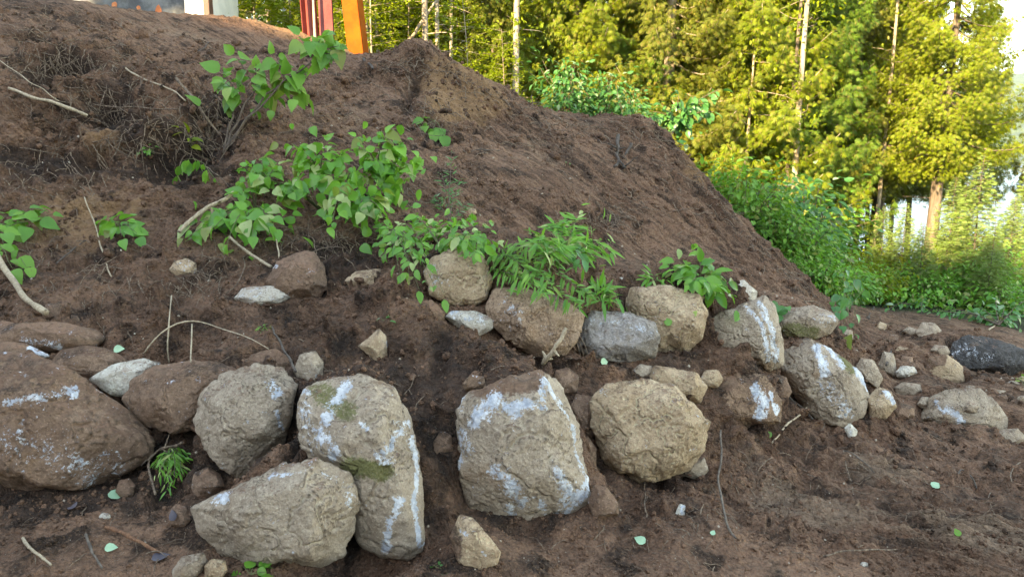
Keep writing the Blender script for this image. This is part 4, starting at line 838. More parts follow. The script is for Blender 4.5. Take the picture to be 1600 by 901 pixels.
# birch trunks in front of the row
def bare_trunk(label, px, Yt, H, r0, mat, lean=0.0):
    x = P(px, 300, Yt).x; z0 = ground_z(x, Yt); root = thing('birch_tree', (x, Yt, z0), label, 'tree')
    tp, tr = trunk_path(H, r0, .012, 16, .35); tp[:, 0] += lean * tp[:, 2]; O = np.array((x, Yt, z0))
    v, f = tubes_np([(tp, tr)], 12); mesh_np('trunk', v + O, f, M[mat], root, smooth=True)
    br = []; pos = []
    for k in range(22):
        z = RNG.uniform(.25, 1) * H; a_ = RNG.uniform(0, 6.28); L = RNG.uniform(.2, .8); s = np.linspace(0, 1, 6); d = np.array([math.cos(a_), math.sin(a_), 0])
        pts = at_z(tp, z) + O + s[:, None] * d * L + (RNG.uniform(-.3, .5) * L * s ** 1.3)[:, None] * UP + rnd(6, .02); br.append((pts, np.linspace(.008, .003, 6)))
        if z > H * .2: pos.append(pts[2:] + rnd(4, .12))
    v, f = tubes_np(br, 4); mesh_np('branches', v, f, M['bark_pale'], root, smooth=True)
    pos = np.repeat(np.concatenate(pos), 9, 0); pos = pos + rnd(len(pos), .14)
    v, f = batch(*T_HEX, pos, frames(rnd(len(pos)) - UP * .5, UP + rnd(len(pos), .5), RNG.uniform(.06, .1, len(pos)))); mesh_np('crown', v, f, M['lime'], root)
    return root
bare_trunk('thicker of the paired pale trunks in front of the cedars', 1242, 13.6, 8, .065, 'bark_pale')
bare_trunk('thinner brownish partner left of the thick pale trunk', 1229, 13.8, 7.5, .05, 'bark_brown')
bare_trunk('whitish trunk in front of the cedars at the top middle of the photo', 806, 13.2, 8, .07, 'bark_pale', .01)
bare_trunk('bare thin reddish trunk high among the olive cedars at the top right', 1372, 15.3, 9, .045, 'bark_pale', .012)
bare_trunk('short pale trunk among leaves right of the dark leafy branch', 1163, 13.7, 4.5, .045, 'bark_pale')
# leaning dead pole above the peak
def pole(label, a, b, r, mat='bark_pale', name='dead_pole'):
    pts = np.array([a + (b - a) * t for t in np.linspace(0, 1, 8)]) + rnd(8, .0 if name == 'thin_rod' else .01); o = np.array(a)
    v, f = tubes_np([(pts, np.linspace(r, r * .6, 8))], 8); return tag(mesh_np(name, v, f, M[mat], smooth=True, origin=tuple(o)), label, 'pole')
pole('slanting dead pole leaning between the trunks above the soil peak', P(642, 62, 13.2), P(690, -10, 13.2), .028)

# ------------------------------------------------------------------ shrubs beyond the bank
def shrub(name, label, h, R, mat, nst=16, nl=90, ls=(.06, .11), tpl=T_OVAL, droop=.3, group=None, bark='twig'):
    root = thing(name, (0, 0, 0), label, 'shrub', group); br = []; pos = []; ax_ = []
    for k in range(nst):
        a_ = RNG.uniform(0, 6.28); hh = h * RNG.uniform(.4, 1.25); rr0 = R * RNG.uniform(.2, 1) ; s = np.linspace(0, 1, 7); d = np.array([math.cos(a_), math.sin(a_), 0])
        pts = np.outer(s ** 1.3, d) * rr0 + np.outer(s - .18 * s ** 3, UP) * hh + rnd(7, .02); pts[0] = d * .05 - UP * .05
        br.append((pts, np.linspace(.012, .003, 7)))
        t = RNG.uniform(.2, 1.0, nl); p = np.stack([np.interp(t, s, pts[:, i]) for i in range(3)], 1); off = rnd(nl); off[:, 2] *= .6
        pos.append(p + off * .11 * (h + .6)); ax_.append(off + d * .4 - UP * droop)
    v, f = tubes_np(br, 4); mesh_np('stems', v, f, M[bark], root, smooth=True)
    pos = np.concatenate(pos); ax_ = np.concatenate(ax_); n = len(pos)
    v, f = batch(*tpl, pos, frames(ax_, UP * 1.2 + rnd(n, .5), RNG.uniform(ls[0], ls[1], n))); mesh_np('foliage', v, f, M[mat], root)
    return root
sh = {'g': shrub('leafy_shrub', 'x', 1.5, .8, 'green', 22, 62, (.08, .14)), 'b': shrub('leafy_shrub', 'x', 1.4, .5, 'bgreen', 20, 60, (.07, .12)), 'l': shrub('leafy_shrub', 'x', 1.1, .8, 'lime', 18, 70, (.07, .12)),
      'f': shrub('low_bush', 'x', .6, .6, 'fresh', 16, 70, (.05, .09)), 'y': shrub('low_bush', 'x', .7, .7, 'fresh', 16, 80, (.06, .11), T_OVAL)}
SH = [('b', 885, 9.9, .75, 'blue green leafy shoots at the left end of the level crest'), ('b', 940, 10.0, .8, 'blue green leafy shoots just behind the middle of the level crest'), ('b', 978, 9.8, .62, 'smaller blue green shoots left of the dark leafy branch'),
 ('g', 1080, 10.6, .85, 'green shrub behind the upper end of the slanted crest'), ('g', 1120, 10.4, .95, 'green shrub above the pulled out root on the slanted crest'), ('l', 1150, 11.6, 1.1, 'yellow green shrub at the foot of the bright cedar'),
 ('g', 1165, 9.9, .85, 'green shrub hugging the slanted crest a third of the way down'), ('b', 1205, 10.4, 1.0, 'blue green shrub in front of the paired pale trunks'), ('b', 1262, 10.8, 1.25, 'tall blue green shrub right of the paired pale trunks'),
 ('g', 1215, 9.6, .7, 'green shrub halfway down the slanted crest'), ('g', 1255, 9.6, .62, 'green shrub two thirds down the slanted crest'), ('g', 1300, 10.4, .62, 'green shrub left of the sunlit yellow bushes'),
 ('l', 1320, 11.6, .65, 'sunlit yellow green bush left of the open water view'), ('l', 1362, 12.3, .62, 'sunlit yellow green bush under the slim trunks'), ('f', 1290, 9.3, .9, 'low bush where the slanted crest meets the flat soil'), ('y', 1330, 10.2, .75, 'feathery yellow green bush above the low bush'),
 ('l', 1385, 11.2, .6, 'yellow green bush left of the small reddish patch'), ('y', 1420, 11.8, .75, 'feathery bush in the middle of the clearing edge'), ('l', 1440, 12.5, .62, 'yellow green bush at the foot of the thick grey trunk'), ('y', 1468, 11.4, .8, 'feathery bush right of the thick grey trunk'),
 ('g', 1400, 13.4, .42, 'darker bush behind the clearing edge by the lake'), ('y', 1510, 11.6, .85, 'feathery bush left of the young spruce stem'), ('g', 1560, 11.6, .6, 'green bush right of the young spruce stem'), ('f', 1590, 10.8, .85, 'low bush by the right edge behind the cut branches'), ('y', 1345, 11.0, .75, 'feathery bush at the left of the reddish patch'), ('f', 1240, 9.1, .5, 'low tuft of leaves spilling over the lower slanted crest'), ('l', 1105, 12.2, 1.2, 'yellow green shrub filling the gap right of the dark leafy branch'), ('l', 1190, 12.6, 1.3, 'yellow green shrub left of the paired pale trunks'), ('g', 1262, 13.0, 1.1, 'deep green shrub behind the blue green one')]
for k_, px, Yt, sc, lab in SH: place(sh[k_], px, Yt, random.uniform(0, 6), sc, lab, 'shrubs between the bank and the wood')
for px, Yt, sc, rz, lab in [(1532, 11.9, .72, 0, 'tall young spruce with a visible orange brown stem near the right edge'), (1418, 12.6, .45, 1, 'small young spruce in front of the thick grey trunk'), (1490, 13.4, .6, 2, 'young spruce between the thick trunk and the taller spruce'), (1588, 12.4, .5, 3, 'young spruce touching the right edge of the photo'), (1385, 13.2, .42, 4, 'young spruce below the slim trunks by the lake'), (1450, 11.6, .4, 5, 'smallest young spruce in the middle of the clearing edge'), (1560, 11.0, .42, 2.5, 'tiny young spruce above the cut branches')]:
    place(spr, px, Yt, rz, sc, lab, 'young spruces at the clearing edge')

place(spr, 1508, 14.5, 2.2, .62, 'young spruce standing before the open water left of the tallest one', 'young spruces at the clearing edge')
place(spr, 1606, 13.6, 1.2, .7, 'young spruce cut by the right edge above the water', 'young spruces at the clearing edge')
place(sh['l'], 1575, 15.5, .5, 1.0, 'yellow green bush on the shore at the right edge', 'shrubs between the bank and the wood')
place(sh['l'], 1345, 15.0, 1.5, .95, 'yellow green bush on the shore under the slim trunks', 'shrubs between the bank and the wood')
place(sh['l'], 1500, 16.0, 2.5, 1.1, 'yellow green bush on the shore right of the thick grey trunk', 'shrubs between the bank and the wood')
# ground cover under the wood
def cover():
    n = 26000; x = RNG.uniform(-6, 11, n); y = RNG.uniform(9.5, 17, n); keep = ((x * .8 + y * .6 > 9.5) & (y > 10.6 - .15 * x)) | ((y > 12.0) & (x < 0))
    keep &= ~((x > 2.5) & (y < 10.4)); x = x[keep]; y = y[keep]
    z = base_z(x, y) + RNG.uniform(0.02, .28, len(x)); pos = np.c_[x, y, z]; m = len(x)
    v, f = batch(*T_OVAL, pos, frames(rnd(m) + UP * .2, UP + rnd(m, .4), RNG.uniform(.05, .12, m)))
    return tag(mesh_np('ground_cover', v, f, M['fresh']), 'low leafy ground cover under the trees and bushes', 'ground cover', None, 'stuff')
cover()

# ------------------------------------------------------------------ leafy plants torn up on the bank
def curve(a, b, arch, n=8):
    a = np.array(a); b = np.array(b); s = np.linspace(0, 1, n)[:, None]; L = np.linalg.norm(b - a)
    return a + (b - a) * s + arch * L * np.sin(s * math.pi) * np.array([0, -.3, 1.0]) + rnd(n, .012 * L) * np.sin(s * math.pi)
def clump(name, label, base, tips, tpl=T_BROAD, size=.10, npr=10, mat='fresh', r=.004, arch=.15, droop=.5, side=.9, cat='plant', stem='stem_green', start=.25, extra=0, lift0=0.02, flat=.5, fan=0.04, hubs=None):
    hp, hn = hit(*base); org = hp + hn * 0.0; root = thing(name, tuple(org), label, cat)
    br = []; pos = []; axs = []; ups = []; sz = []; HP = []
    for hx_, hy_, hl_ in (hubs or []):
        h2, _n = hit(hx_, hy_); q_ = P(hx_, hy_, min(h2.y, hp.y + .5) - hl_); HP.append((hx_, hy_, q_))
        pts = curve(org + hn * lift0, q_, arch * .6); br.append((pts, np.linspace(r * 1.8, r, len(pts))))
    for tip in tips:
        th_, tn = hit(tip[0], tip[1]); Yt = min(th_.y, hp.y + .5) - tip[2]; tp = P(tip[0], tip[1], Yt)
        st0 = org + hn * lift0
        if HP: st0 = min(HP, key=lambda h_: math.hypot(h_[0] - tip[0], h_[1] - tip[1]))[2]
        pts = curve(st0, tp, arch * RNG.uniform(.4, 1.3)); br.append((pts, np.linspace(r, r * .4, len(pts))))
        s = np.linspace(0, 1, len(pts)); n = npr
        t = np.linspace(start, 1, n) + RNG.uniform(-.02, .02, n); t = np.clip(t, 0, 1)
        p = np.stack([np.interp(t, s, pts[:, i]) for i in range(3)], 1); tan = norm(np.stack([np.interp(t, s, np.gradient(pts[:, i])) for i in range(3)], 1))
        sdv = norm(np.cross(tan, UP + np.array([0, -.6, 0]))); sg = np.where(np.arange(n) % 2 == 0, 1, -1)[:, None]
        a = tan * .55 + sdv * sg * side + rnd(n, .25) - UP * droop; a[-1] = tan[-1] + np.array([0, 0, -.3])
        pos.append(p + norm(a) * fan * .3 + rnd(n, .01)); axs.append(a); ups.append(UP * .8 + np.array([0, -flat, 0]) + rnd(n, .35)); sz.append(size * RNG.uniform(.45, 1.25, n))
    if extra:
        k = RNG.integers(0, sum(map(len, pos)), extra); ap = np.concatenate(pos)[k]; 
        pos.append(ap + rnd(extra, size * .9) - np.array([0, 0, size * .5])); axs.append(rnd(extra) - UP * droop); ups.append(UP * .8 + np.array([0, -flat, 0]) + rnd(extra, .4)); sz.append(size * RNG.uniform(.45, 1.0, extra))
    v, f = tubes_np(br, 5); mesh_np('stem', v, f, M[stem], root, smooth=True)
    pos, axs, ups, sz = map(np.concatenate, (pos, axs, ups, sz))
    v, f = batch(*tpl, pos, frames(axs, ups, sz)); mesh_np('foliage', v, f, M[mat], root, smooth=True)
    return root
C = clump
C('leafy_sapling', 'upright sapling with broad blue green leaves reaching past the red posts', (352, 240), [(368, 88, .5), (352, 130, .5), (345, 110, .45), (430, 85, .5), (465, 110, .5), (500, 62, .6), (520, 85, .6), (470, 60, .55), (415, 150, .4), (440, 128, .45), (360, 155, .4), (400, 100, .5), (530, 72, .55), (478, 150, .45)], T_BROAD, .14, 8, 'green', .006, .1, .7, stem='twig', start=.2, extra=20, hubs=[(372, 150, .4), (445, 125, .5), (400, 140, .45), (490, 95, .5), (362, 190, .3)])
C('leafy_plant', 'dense heap of fresh green broad leaves in the middle of the bank', (500, 330), [(455, 225, .4), (480, 240, .5), (510, 225, .5), (540, 240, .5), (430, 260, .4), (400, 275, .4), (385, 262, .35), (560, 215, .5), (600, 205, .5), (630, 220, .5), (640, 255, .45), (610, 270, .5), (590, 310, .45), (560, 330, .4), (530, 300, .5), (500, 280, .5), (470, 290, .45), (600, 340, .4), (520, 345, .4), (570, 280, .5), (620, 300, .4), (450, 300, .4), (545, 270, .55), (580, 250, .55)], T_BROAD, .10, 12, 'fresh', .005, .12, .5, stem='stem_green', start=.15, extra=250, hubs=[(450, 290, .4), (500, 270, .45), (540, 290, .45), (590, 260, .45), (420, 280, .35), (570, 310, .4)])
C('leafy_plant', 'large leaved green shoots at the left of the dense leaf heap', (400, 330), [(385, 258, .35), (372, 300, .35), (410, 250, .35), (350, 335, .3), (335, 355, .3), (355, 380, .25), (300, 350, .2), (395, 365, .3), (385, 345, .3), (415, 335, .3), (430, 355, .25), (290, 372, .15), (325, 345, .2)], T_BROAD, .12, 6, 'fresh', .005, .1, .35, start=.4, extra=25)
C('wilted_stem', 'arching stem with a row of hanging leaflets at the left of the leaf heap', (345, 292), [(275, 275, .15)], T_OVAL, .085, 20, 'fresh', .003, .25, 1.4, side=.25, start=.1)
C('leafy_plant', 'tiny two leaved sprout with yellow tip under the dark overhang', (240, 240), [(228, 232, .05), (238, 228, .05), (222, 238, .05)], T_BROAD, .06, 3, 'fresh', .002)
C('leafy_plant', 'yellowing sprig on the root mat above the leafy heap', (300, 235), [(284, 202, .12), (296, 210, .12)], T_OVAL, .09, 4, 'lime', .003)
C('leafy_plant', 'leafy sprig with wilting blue green leaves at the left edge of the bank', (-10, 370), [(10, 335, .25), (45, 330, .2), (62, 325, .2), (78, 335, .2), (5, 360, .25), (60, 345, .2), (20, 420, .2), (40, 415, .15), (15, 345, .2)], T_BROAD, .10, 5, 'green', .004, .08, .6, start=.4)
C('leafy_plant', 'isolated bunch of green leaves lying on the left part of the bank', (190, 355), [(168, 342, .1), (185, 345, .12), (205, 352, .12), (214, 365, .1), (190, 368, .12), (176, 355, .12), (200, 345, .08)], T_BROAD, .10, 3, 'fresh', .004, .1, .4, start=.5)
C('leafy_plant', 'little green leaf bunch hanging under the root ball right of the middle', (680, 190), [(668, 195, .1), (678, 205, .1), (690, 200, .1), (665, 185, .08), (694, 208, .08)], T_BROAD, .13, 2, 'green', .003, .05, .9, start=.7)
C('leafy_plant', 'leafy twigs trailing down over the mossy stone left of the pale tan boulder', (610, 370), [(600, 375, .2), (620, 395, .25), (640, 410, .3), (650, 420, .3), (680, 448, .3), (640, 440, .25), (655, 452, .3), (600, 400, .2), (625, 430, .25), (670, 400, .2), (595, 350, .2), (640, 380, .2), (695, 462, .3)], T_OVAL, .065, 10, 'fresh', .003, .1, .3, start=.2, extra=25)
C('dry_weed', 'wispy grey green weed standing above the pale tan boulder', (700, 350), [(705, 240, .2), (690, 270, .2), (718, 280, .2), (712, 300, .2), (680, 310, .2), (730, 320, .2)], T_NARROW, .05, 26, 'bgreen', .0035, .06, -.2, stem='twig', start=.3)
C('leafy_plant', 'mixed leafy shoots between the dense leaf heap and the willow like plant', (690, 385), [(650, 340, .2), (670, 350, .2), (700, 345, .25), (725, 350, .25), (740, 370, .25), (755, 385, .25), (760, 360, .2), (660, 370, .2), (715, 375, .25), (745, 395, .25), (780, 380, .2), (640, 325, .2), (765, 345, .2), (735, 340, .2)], T_OVAL, .075, 14, 'fresh', .003, .1, .5, start=.2, extra=60)
C('willow_plant', 'bushy plant with narrow upright leaves near the centre right of the bank', (875, 410), [(905, 335, .35), (890, 360, .35), (870, 350, .3), (850, 370, .3), (840, 380, .3), (885, 380, .35), (900, 375, .3), (920, 380, .25), (950, 392, .2), (945, 378, .2), (865, 395, .3), (912, 395, .3), (855, 400, .25), (880, 345, .3)], T_NARROW, .10, 24, 'fresh', .003, .1, .1, start=.15, extra=160)
C('leafy_plant', 'oval leaves drooping on the right side of the narrow leaved plant', (880, 400), [(915, 372, .35), (905, 385, .35), (895, 395, .35), (925, 400, .25), (912, 405, .3)], T_OVAL, .08, 6, 'bgreen', .003, .1, .9, start=.4)
C('fern_frond', 'long fern frond lying along the top of the big brown block', (760, 395), [(905, 480, .35)], T_NARROW, .075, 80, 'fresh', .004, .05, .25, side=1.5, start=.05, flat=.9)
C('fern_frond', 'second fern frond drooping just below the first on the brown block', (765, 420), [(850, 455, .35)], T_NARROW, .07, 60, 'fresh', .004, .04, .6, side=1.3, start=.05, flat=.9)
C('fern_frond', 'upper fern frond pointing at the gap between the brown and blue grey boulders', (780, 390), [(925, 462, .3)], T_NARROW, .075, 60, 'green', .004, .06, .5, side=1.3, start=.05, flat=.9)
C('fern_frond', 'short fern frond curling behind the upright pale boulder', (770, 400), [(840, 385, .25), (830, 430, .3), (860, 440, .3)], T_NARROW, .08, 34, 'green', .003, .08, .3, side=1.3, start=.1)
C('grass_tuft', 'tuft of grass blades and small leaves on top of the blue grey boulder', (930, 465), [(922, 450, .05), (935, 455, .08), (945, 450, .08), (955, 470, .1), (965, 478, .1), (975, 485, .1), (910, 470, .1), (942, 475, .12)], T_NARROW, .10, 8, 'fresh', .002, .15, -.3, start=.1)
C('leafy_plant', 'leafy shoots with one large upright leaf behind the smooth tan block', (1090, 440), [(1090, 385, .25), (1060, 408, .2), (1075, 420, .2), (1095, 415, .25), (1110, 425, .2), (1125, 430, .2), (1050, 420, .15), (1080, 440, .25), (1110, 445, .25), (1135, 440, .2), (1140, 460, .2), (1065, 435, .2), (1120, 455, .25)], T_OVAL, .095, 7, 'fresh', .003, .1, .4, start=.35, extra=20)
C('leafy_plant', 'small star shaped green sprout on the shelf left of the leafy shoots', (1025, 440), [(1012, 432, .05), (1022, 428, .07), (1032, 430, .07), (1040, 437, .05), (1018, 440, .08)], T_NARROW, .09, 5, 'fresh', .002, .05, 0, start=.5)
C('leafy_plant', 'trailing leaf sprig hanging off the right end of the mossy overhanging boulder', (1310, 470), [(1312, 490, .3), (1318, 510, .35), (1325, 522, .35), (1335, 520, .3), (1305, 480, .25), (1340, 470, .1), (1375, 470, .1), (1330, 458, .15), (1350, 480, .15)], T_BROAD, .10, 6, 'bgreen', .003, .1, .9, start=.3)
C('leafy_plant', 'pair of round leaves at the left end of the mossy overhanging boulder', (1222, 480), [(1218, 490, .1), (1230, 478, .12), (1215, 478, .1)], T_BROAD, .11, 2, 'bgreen', .003, .05, .7, start=.8)
C('cedar_sprig', 'feathery green cedar sprig in the hollow under the huge brown boulder', (280, 700), [(262, 760, .2), (272, 745, .22), (250, 735, .2), (268, 715, .2), (255, 715, .2), (283, 735, .18), (245, 720, .15)], T_NARROW, .045, 34, 'fresh', .0025, .05, .8, side=.6, stem='twig', start=.1)
C('leafy_plant', 'small green sprout at the bottom edge left of the middle', (392, 905), [(380, 885, .05), (395, 882, .06), (410, 886, .05), (418, 893, .04)], T_BROAD, .055, 3, 'fresh', .002, .05, .1, start=.6)
C('leafy_plant', 'tiny pale sprout in the soil left of the oval bottom boulder', (680, 892), [(675, 884, .03), (685, 882, .03), (690, 888, .02)], T_BROAD, .035, 2, 'bgreen', .0015, .05, .1, start=.7)
C('leafy_plant', 'tiny fern like sprout on the soil heap left of the small round grey stone', (415, 520), [(406, 512, .03), (416, 508, .03), (426, 514, .03)], T_NARROW, .035, 8, 'fresh', .0015, .05, 0, start=.2)
C('leafy_plant', 'tiny pale sprout in the middle of the soil gully', (598, 505), [(595, 495, .03), (602, 498, .03)], T_OVAL, .035, 3, 'bgreen', .0015, .05, .3, start=.5)
C('cut_branch', 'dark leafy branch heaped on the end of the level crest', (1060, 195), [(1010, 180, .1), (1035, 165, .2), (1060, 150, .25), (1085, 150, .2), (1110, 155, .15), (1125, 140, .1), (1095, 175, .2), (1060, 185, .2), (1020, 175, .1), (1115, 175, .1), (1075, 165, .2), (1075, 200, .1), (1045, 185, .15)], T_OVAL, .15, 14, 'bgreen', .01, .1, .6, cat='branch', stem='twig', start=.15, extra=90)
C('cut_branch', 'cut branches with silvery leaves heaped above the black sooty boulder', (1560, 510), [(1500, 490, .2), (1520, 500, .2), (1475, 485, .2), (1450, 485, .15), (1540, 490, .3), (1570, 480, .3), (1590, 490, .3), (1580, 505, .2), (1555, 470, .3), (1530, 480, .3), (1600, 470, .3)], T_OVAL, .10, 14, 'bgreen', .008, .1, .5, cat='branch', stem='twig', start=.2, extra=60)
C('cut_branch', 'small cut branch with silvery leaves on the soil uphill of the grey round rock', (1430, 480), [(1400, 478, .1), (1385, 485, .05), (1410, 470, .1), (1440, 490, .1), (1372, 476, .05)], T_OVAL, .09, 10, 'bgreen', .006, .1, .5, cat='branch', stem='twig', start=.2, extra=10)
C('leafy_plant', 'dark green sprig at the far right edge beside the black boulder', (1598, 605), [(1590, 592, .05), (1600, 585, .06), (1608, 595, .05)], T_OVAL, .07, 4, 'green', .002, .05, .3, start=.5)

# ------------------------------------------------------------------ sticks, roots
def stick(name, label, pts, r0, r1, mat='twig', cat='stick', kink=.01, forks=0):
    Q = []
    for px, py, lift in pts:
        h_, n_ = hit(px, py); Q.append(P(px, py, h_.y - lift - .02))
    Q = np.array([tuple(q) for q in Q]); s = np.linspace(0, 1, len(Q)); t = np.linspace(0, 1, 18)
    C_ = np.stack([np.interp(t, s, Q[:, i]) for i in range(3)], 1)
    for _ in range(2): C_[1:-1] = (C_[:-2] + C_[1:-1] * 2 + C_[2:]) / 4
    L = np.linalg.norm(C_[-1] - C_[0]); w_ = np.cumsum(rnd(18, kink * L * .8), 0); w_ -= w_[0] + (w_[-1] - w_[0]) * t[:, None]
    C_ = C_ + w_
    for _ in range(2): C_[1:-1] = (C_[:-2] + C_[1:-1] * 2 + C_[2:]) / 4
    paths = [(C_, np.linspace(r0, r1, 18) * (1 + .12 * RNG.normal(size=18)))]
    for k in range(forks):
        i = RNG.integers(5, 16); d = norm(C_[i] - C_[i - 1] + rnd(1, .04)[0]); LL = L * RNG.uniform(.12, .3); u = np.linspace(0, 1, 6)[:, None]
        paths.append((C_[i] + d * LL * u + rnd(6, .03 * LL) * u, np.linspace(r1 * .9, r1 * .3, 6)))
    v, f = tubes_np(paths, 7); return tag(mesh_np(name, v, f, M[mat], smooth=True, origin=tuple(C_[0])), label, cat)
S = stick
S('stick', 'leaning peeled birch stick at the left edge ending on a brown stone', [(-12, 368, .1), (30, 425, .12), (72, 488, .1)], .022, .016, 'twig_pale')
S('root', 'long pale root curving across the bank under the dark cavities at the left', [(14, 138, .1), (50, 152, .12), (100, 165, .14), (136, 181, .12)], .012, .016, 'twig_pale', 'root')
S('root', 'thin straight root crossing above the curved pale root', [(0, 95, .1), (45, 128, .12), (92, 158, .1)], .004, .004, 'twig_pale', 'root')
S('root', 'level thin root running right across the root mat', [(145, 163, .1), (210, 163, .12), (280, 171, .1)], .006, .004, 'root', 'root')
S('stick', 'bare stick slanting down through the root mat above the sapling foot', [(275, 122, .1), (310, 165, .12), (345, 212, .1)], .012, .009, 'root')
S('stick', 'slim stick sloping down from the plateau left of the sapling', [(195, 105, .05), (240, 130, .06), (290, 158, .05)], .008, .006, 'twig_pale')
S('branch', 'bare branch slanting up left of the leafy heap', [(280, 362, .12), (318, 330, .2), (352, 312, .25), (365, 300, .3)], .014, .012, 'twig_pale', 'branch', .01, 2)
S('stick', 'grey stick below the leafy heap pointing down to the brown conical boulder', [(358, 370, .15), (392, 398, .15), (424, 417, .1)], .010, .009, 'twig_pale')
S('stick', 'upright thin stick under the right part of the large leaved shoots', [(424, 345, .2), (432, 375, .15), (436, 402, .1)], .006, .006, 'twig_pale')
S('stick', 'dark bluish twig lying on the bank left of the isolated leaf bunch', [(88, 412, .05), (112, 392, .06), (134, 376, .05)], .006, .003, 'bark_dark', forks=2)
S('root', 'thin hanging root running down beside the isolated leaf bunch', [(132, 308, .03), (155, 355, .04), (165, 400, .04), (174, 432, .03)], .004, .005, 'twig_pale', 'root')
S('stick', 'hoop shaped dry stem arching over the soil heap at the left', [(225, 552, .10), (245, 520, .22), (285, 499, .26), (320, 503, .24), (350, 519, .2), (385, 524, .15), (420, 545, .1)], .0045, .0025, 'twig_pale', 'stick', .002)
S('stick', 'tall thin yellowish stem standing in front of the hoop shaped one', [(268, 462, .15), (264, 500, .2), (262, 545, .15), (264, 566, .1)], .004, .004, 'twig_pale', 'stick', .002)
S('stick', 'short straight pale stem standing inside the hoop shaped one', [(300, 506, .12), (298, 566, .08)], .004, .004, 'twig_pale', 'stick', .001)
S('root', 'reddish thin root curling left of the bluish white stone', [(352, 458, .04), (375, 442, .06), (385, 415, .08), (380, 400, .05)], .004, .003, 'root', 'root')
S('stick', 'orange brown peeled stick on the ground before the broad grey boulder', [(166, 823, .02), (205, 842, .03), (250, 862, .02)], .008, .006, 'o_stick')  if False else None
M['o_stick'] = make_bark('orange_bark', (0.17, 0.075, 0.04), (0.30, 0.14, 0.07), 60, 3)
S('stick', 'orange brown peeled stick on the ground left of the broad grey boulder', [(166, 823, .02), (205, 842, .03), (250, 862, .02)], .0085, .006, 'o_stick')
S('stick', 'pale broken stick at the bottom left corner', [(36, 840, .02), (56, 860, .03), (80, 882, .02)], .007, .005, 'twig_pale')
S('stick', 'grey bent stick right of the pale broken one at the bottom left', [(134, 834, .02), (145, 862, .03), (160, 887, .02)], .006, .004, 'bark_brown')
S('root', 'grey root loop dangling beside the cedar sprig', [(285, 690, .15), (258, 705, .2), (232, 725, .15), (243, 772, .1)], .007, .005, 'root', 'root', .02, 4)
S('root', 'dark root hanging over the left flank of the small round grey stone', [(425, 510, .05), (440, 540, .1), (462, 580, .12)], .005, .006, 'bark_dark', 'root')
S('twig', 'long upright reddish twig on the soil in front of the half buried boulder', [(1126, 672, .06), (1131, 715, .08), (1126, 765, .08), (1134, 815, .04), (1150, 840, .02)], .006, .005, 'bark_brown', 'twig', .01)
S('stick', 'pale thin stick leaning up toward the slanting streaked boulder', [(1206, 692, .02), (1230, 668, .06), (1260, 637, .06)], .005, .007, 'twig_pale')
S('stick', 'dark stick pressed against the slope left of the slanting streaked boulder', [(1215, 590, .06), (1240, 625, .07), (1270, 655, .05)], .010, .008, 'bark_dark')
S('root', 'pair of forked roots on the lower right slope', [(1318, 704, .03), (1330, 706, .04), (1348, 720, .04), (1366, 738, .02)], .005, .003, 'bark_brown', 'root', .01, 3)
S('root', 'bare vertical rootlet next to the forked roots', [(1318, 704, .04), (1327, 728, .04), (1330, 752, .03)], .004, .004, 'root', 'root')
S('root', 'short arched dark root on the right ground', [(1496, 742, .01), (1502, 731, .08), (1520, 745, .06), (1526, 762, .01)], .004, .004, 'bark_dark', 'root', .002)
S('twig', 'curved twig at the right edge below the low pale stone', [(1594, 722, .03), (1583, 738, .05), (1580, 752, .03)], .005, .003, 'root', 'twig')
S('twig', 'long thin twig in the middle of the bottom ground', [(1286, 868, .02), (1330, 862, .03), (1400, 858, .03)], .004, .003, 'root', 'twig')
S('twig', 'thin upright twig in the mouth of the hollow under the tan boulder', [(1008, 752, .05), (1009, 790, .05), (1010, 808, .03)], .003, .003, 'root', 'twig')
S('root', 'pale root hanging down the right corner of the big brown block', [(885, 512, .03), (872, 535, .05), (862, 552, .05), (848, 568, .04)], .010, .014, 'twig_pale', 'root', .03, 3)
S('root', 'thick dark twisted root stump on the upper slope right of the middle', [(966, 212, .1), (972, 232, .15), (970, 250, .12), (960, 260, .05)], .022, .014, 'bark_dark', 'root', .04, 4)
S('root', 'second dark twisted root beside the stump', [(985, 225, .12), (975, 240, .15), (975, 262, .06)], .016, .012, 'bark_dark', 'root', .05, 3)
S('root', 'dark branch end sticking out of the slanted crest to the right', [(1110, 272, .1), (1135, 276, .05), (1170, 280, -.3)], .02, .008, 'bark_dark', 'root', .01, 3)
S('stick', 'black peg sticking up at the lower end of the slanted crest', [(1356, 498, .05), (1365, 480, .1)], .02, .016, 'bark_dark', kink=.002)
S('stick', 'dark stick leaning on the plateau edge left of the soil peak', [(568, 92, .05), (583, 108, .1)], .014, .012, 'bark_dark')
S('stick', 'dark bent snag on the plateau edge above the sapling', [(310, 80, .02), (318, 72, .05), (326, 66, .05)], .010, .006, 'bark_dark')
S('twig', 'bent twig standing among the stones before the black boulder', [(1385, 570, .1), (1392, 548, .12), (1390, 532, .1)], .009, .006, 'bark_dark', 'twig')
S('branch', 'pale bare stick in the cut branches near the right edge', [(1545, 515, .1), (1560, 500, .2), (1575, 488, .2)], .012, .008, 'twig_pale', 'branch')
S('root', 'thin bare root lying across the upper right slope', [(780, 235, .03), (755, 236, .04), (735, 238, .03)], .006, .003, 'bark_dark', 'root')
S('root', 'dark thin root curving right of the dense leaf heap', [(620, 235, .25), (640, 250, .1), (665, 248, .04)], .005, .003, 'bark_dark', 'root')

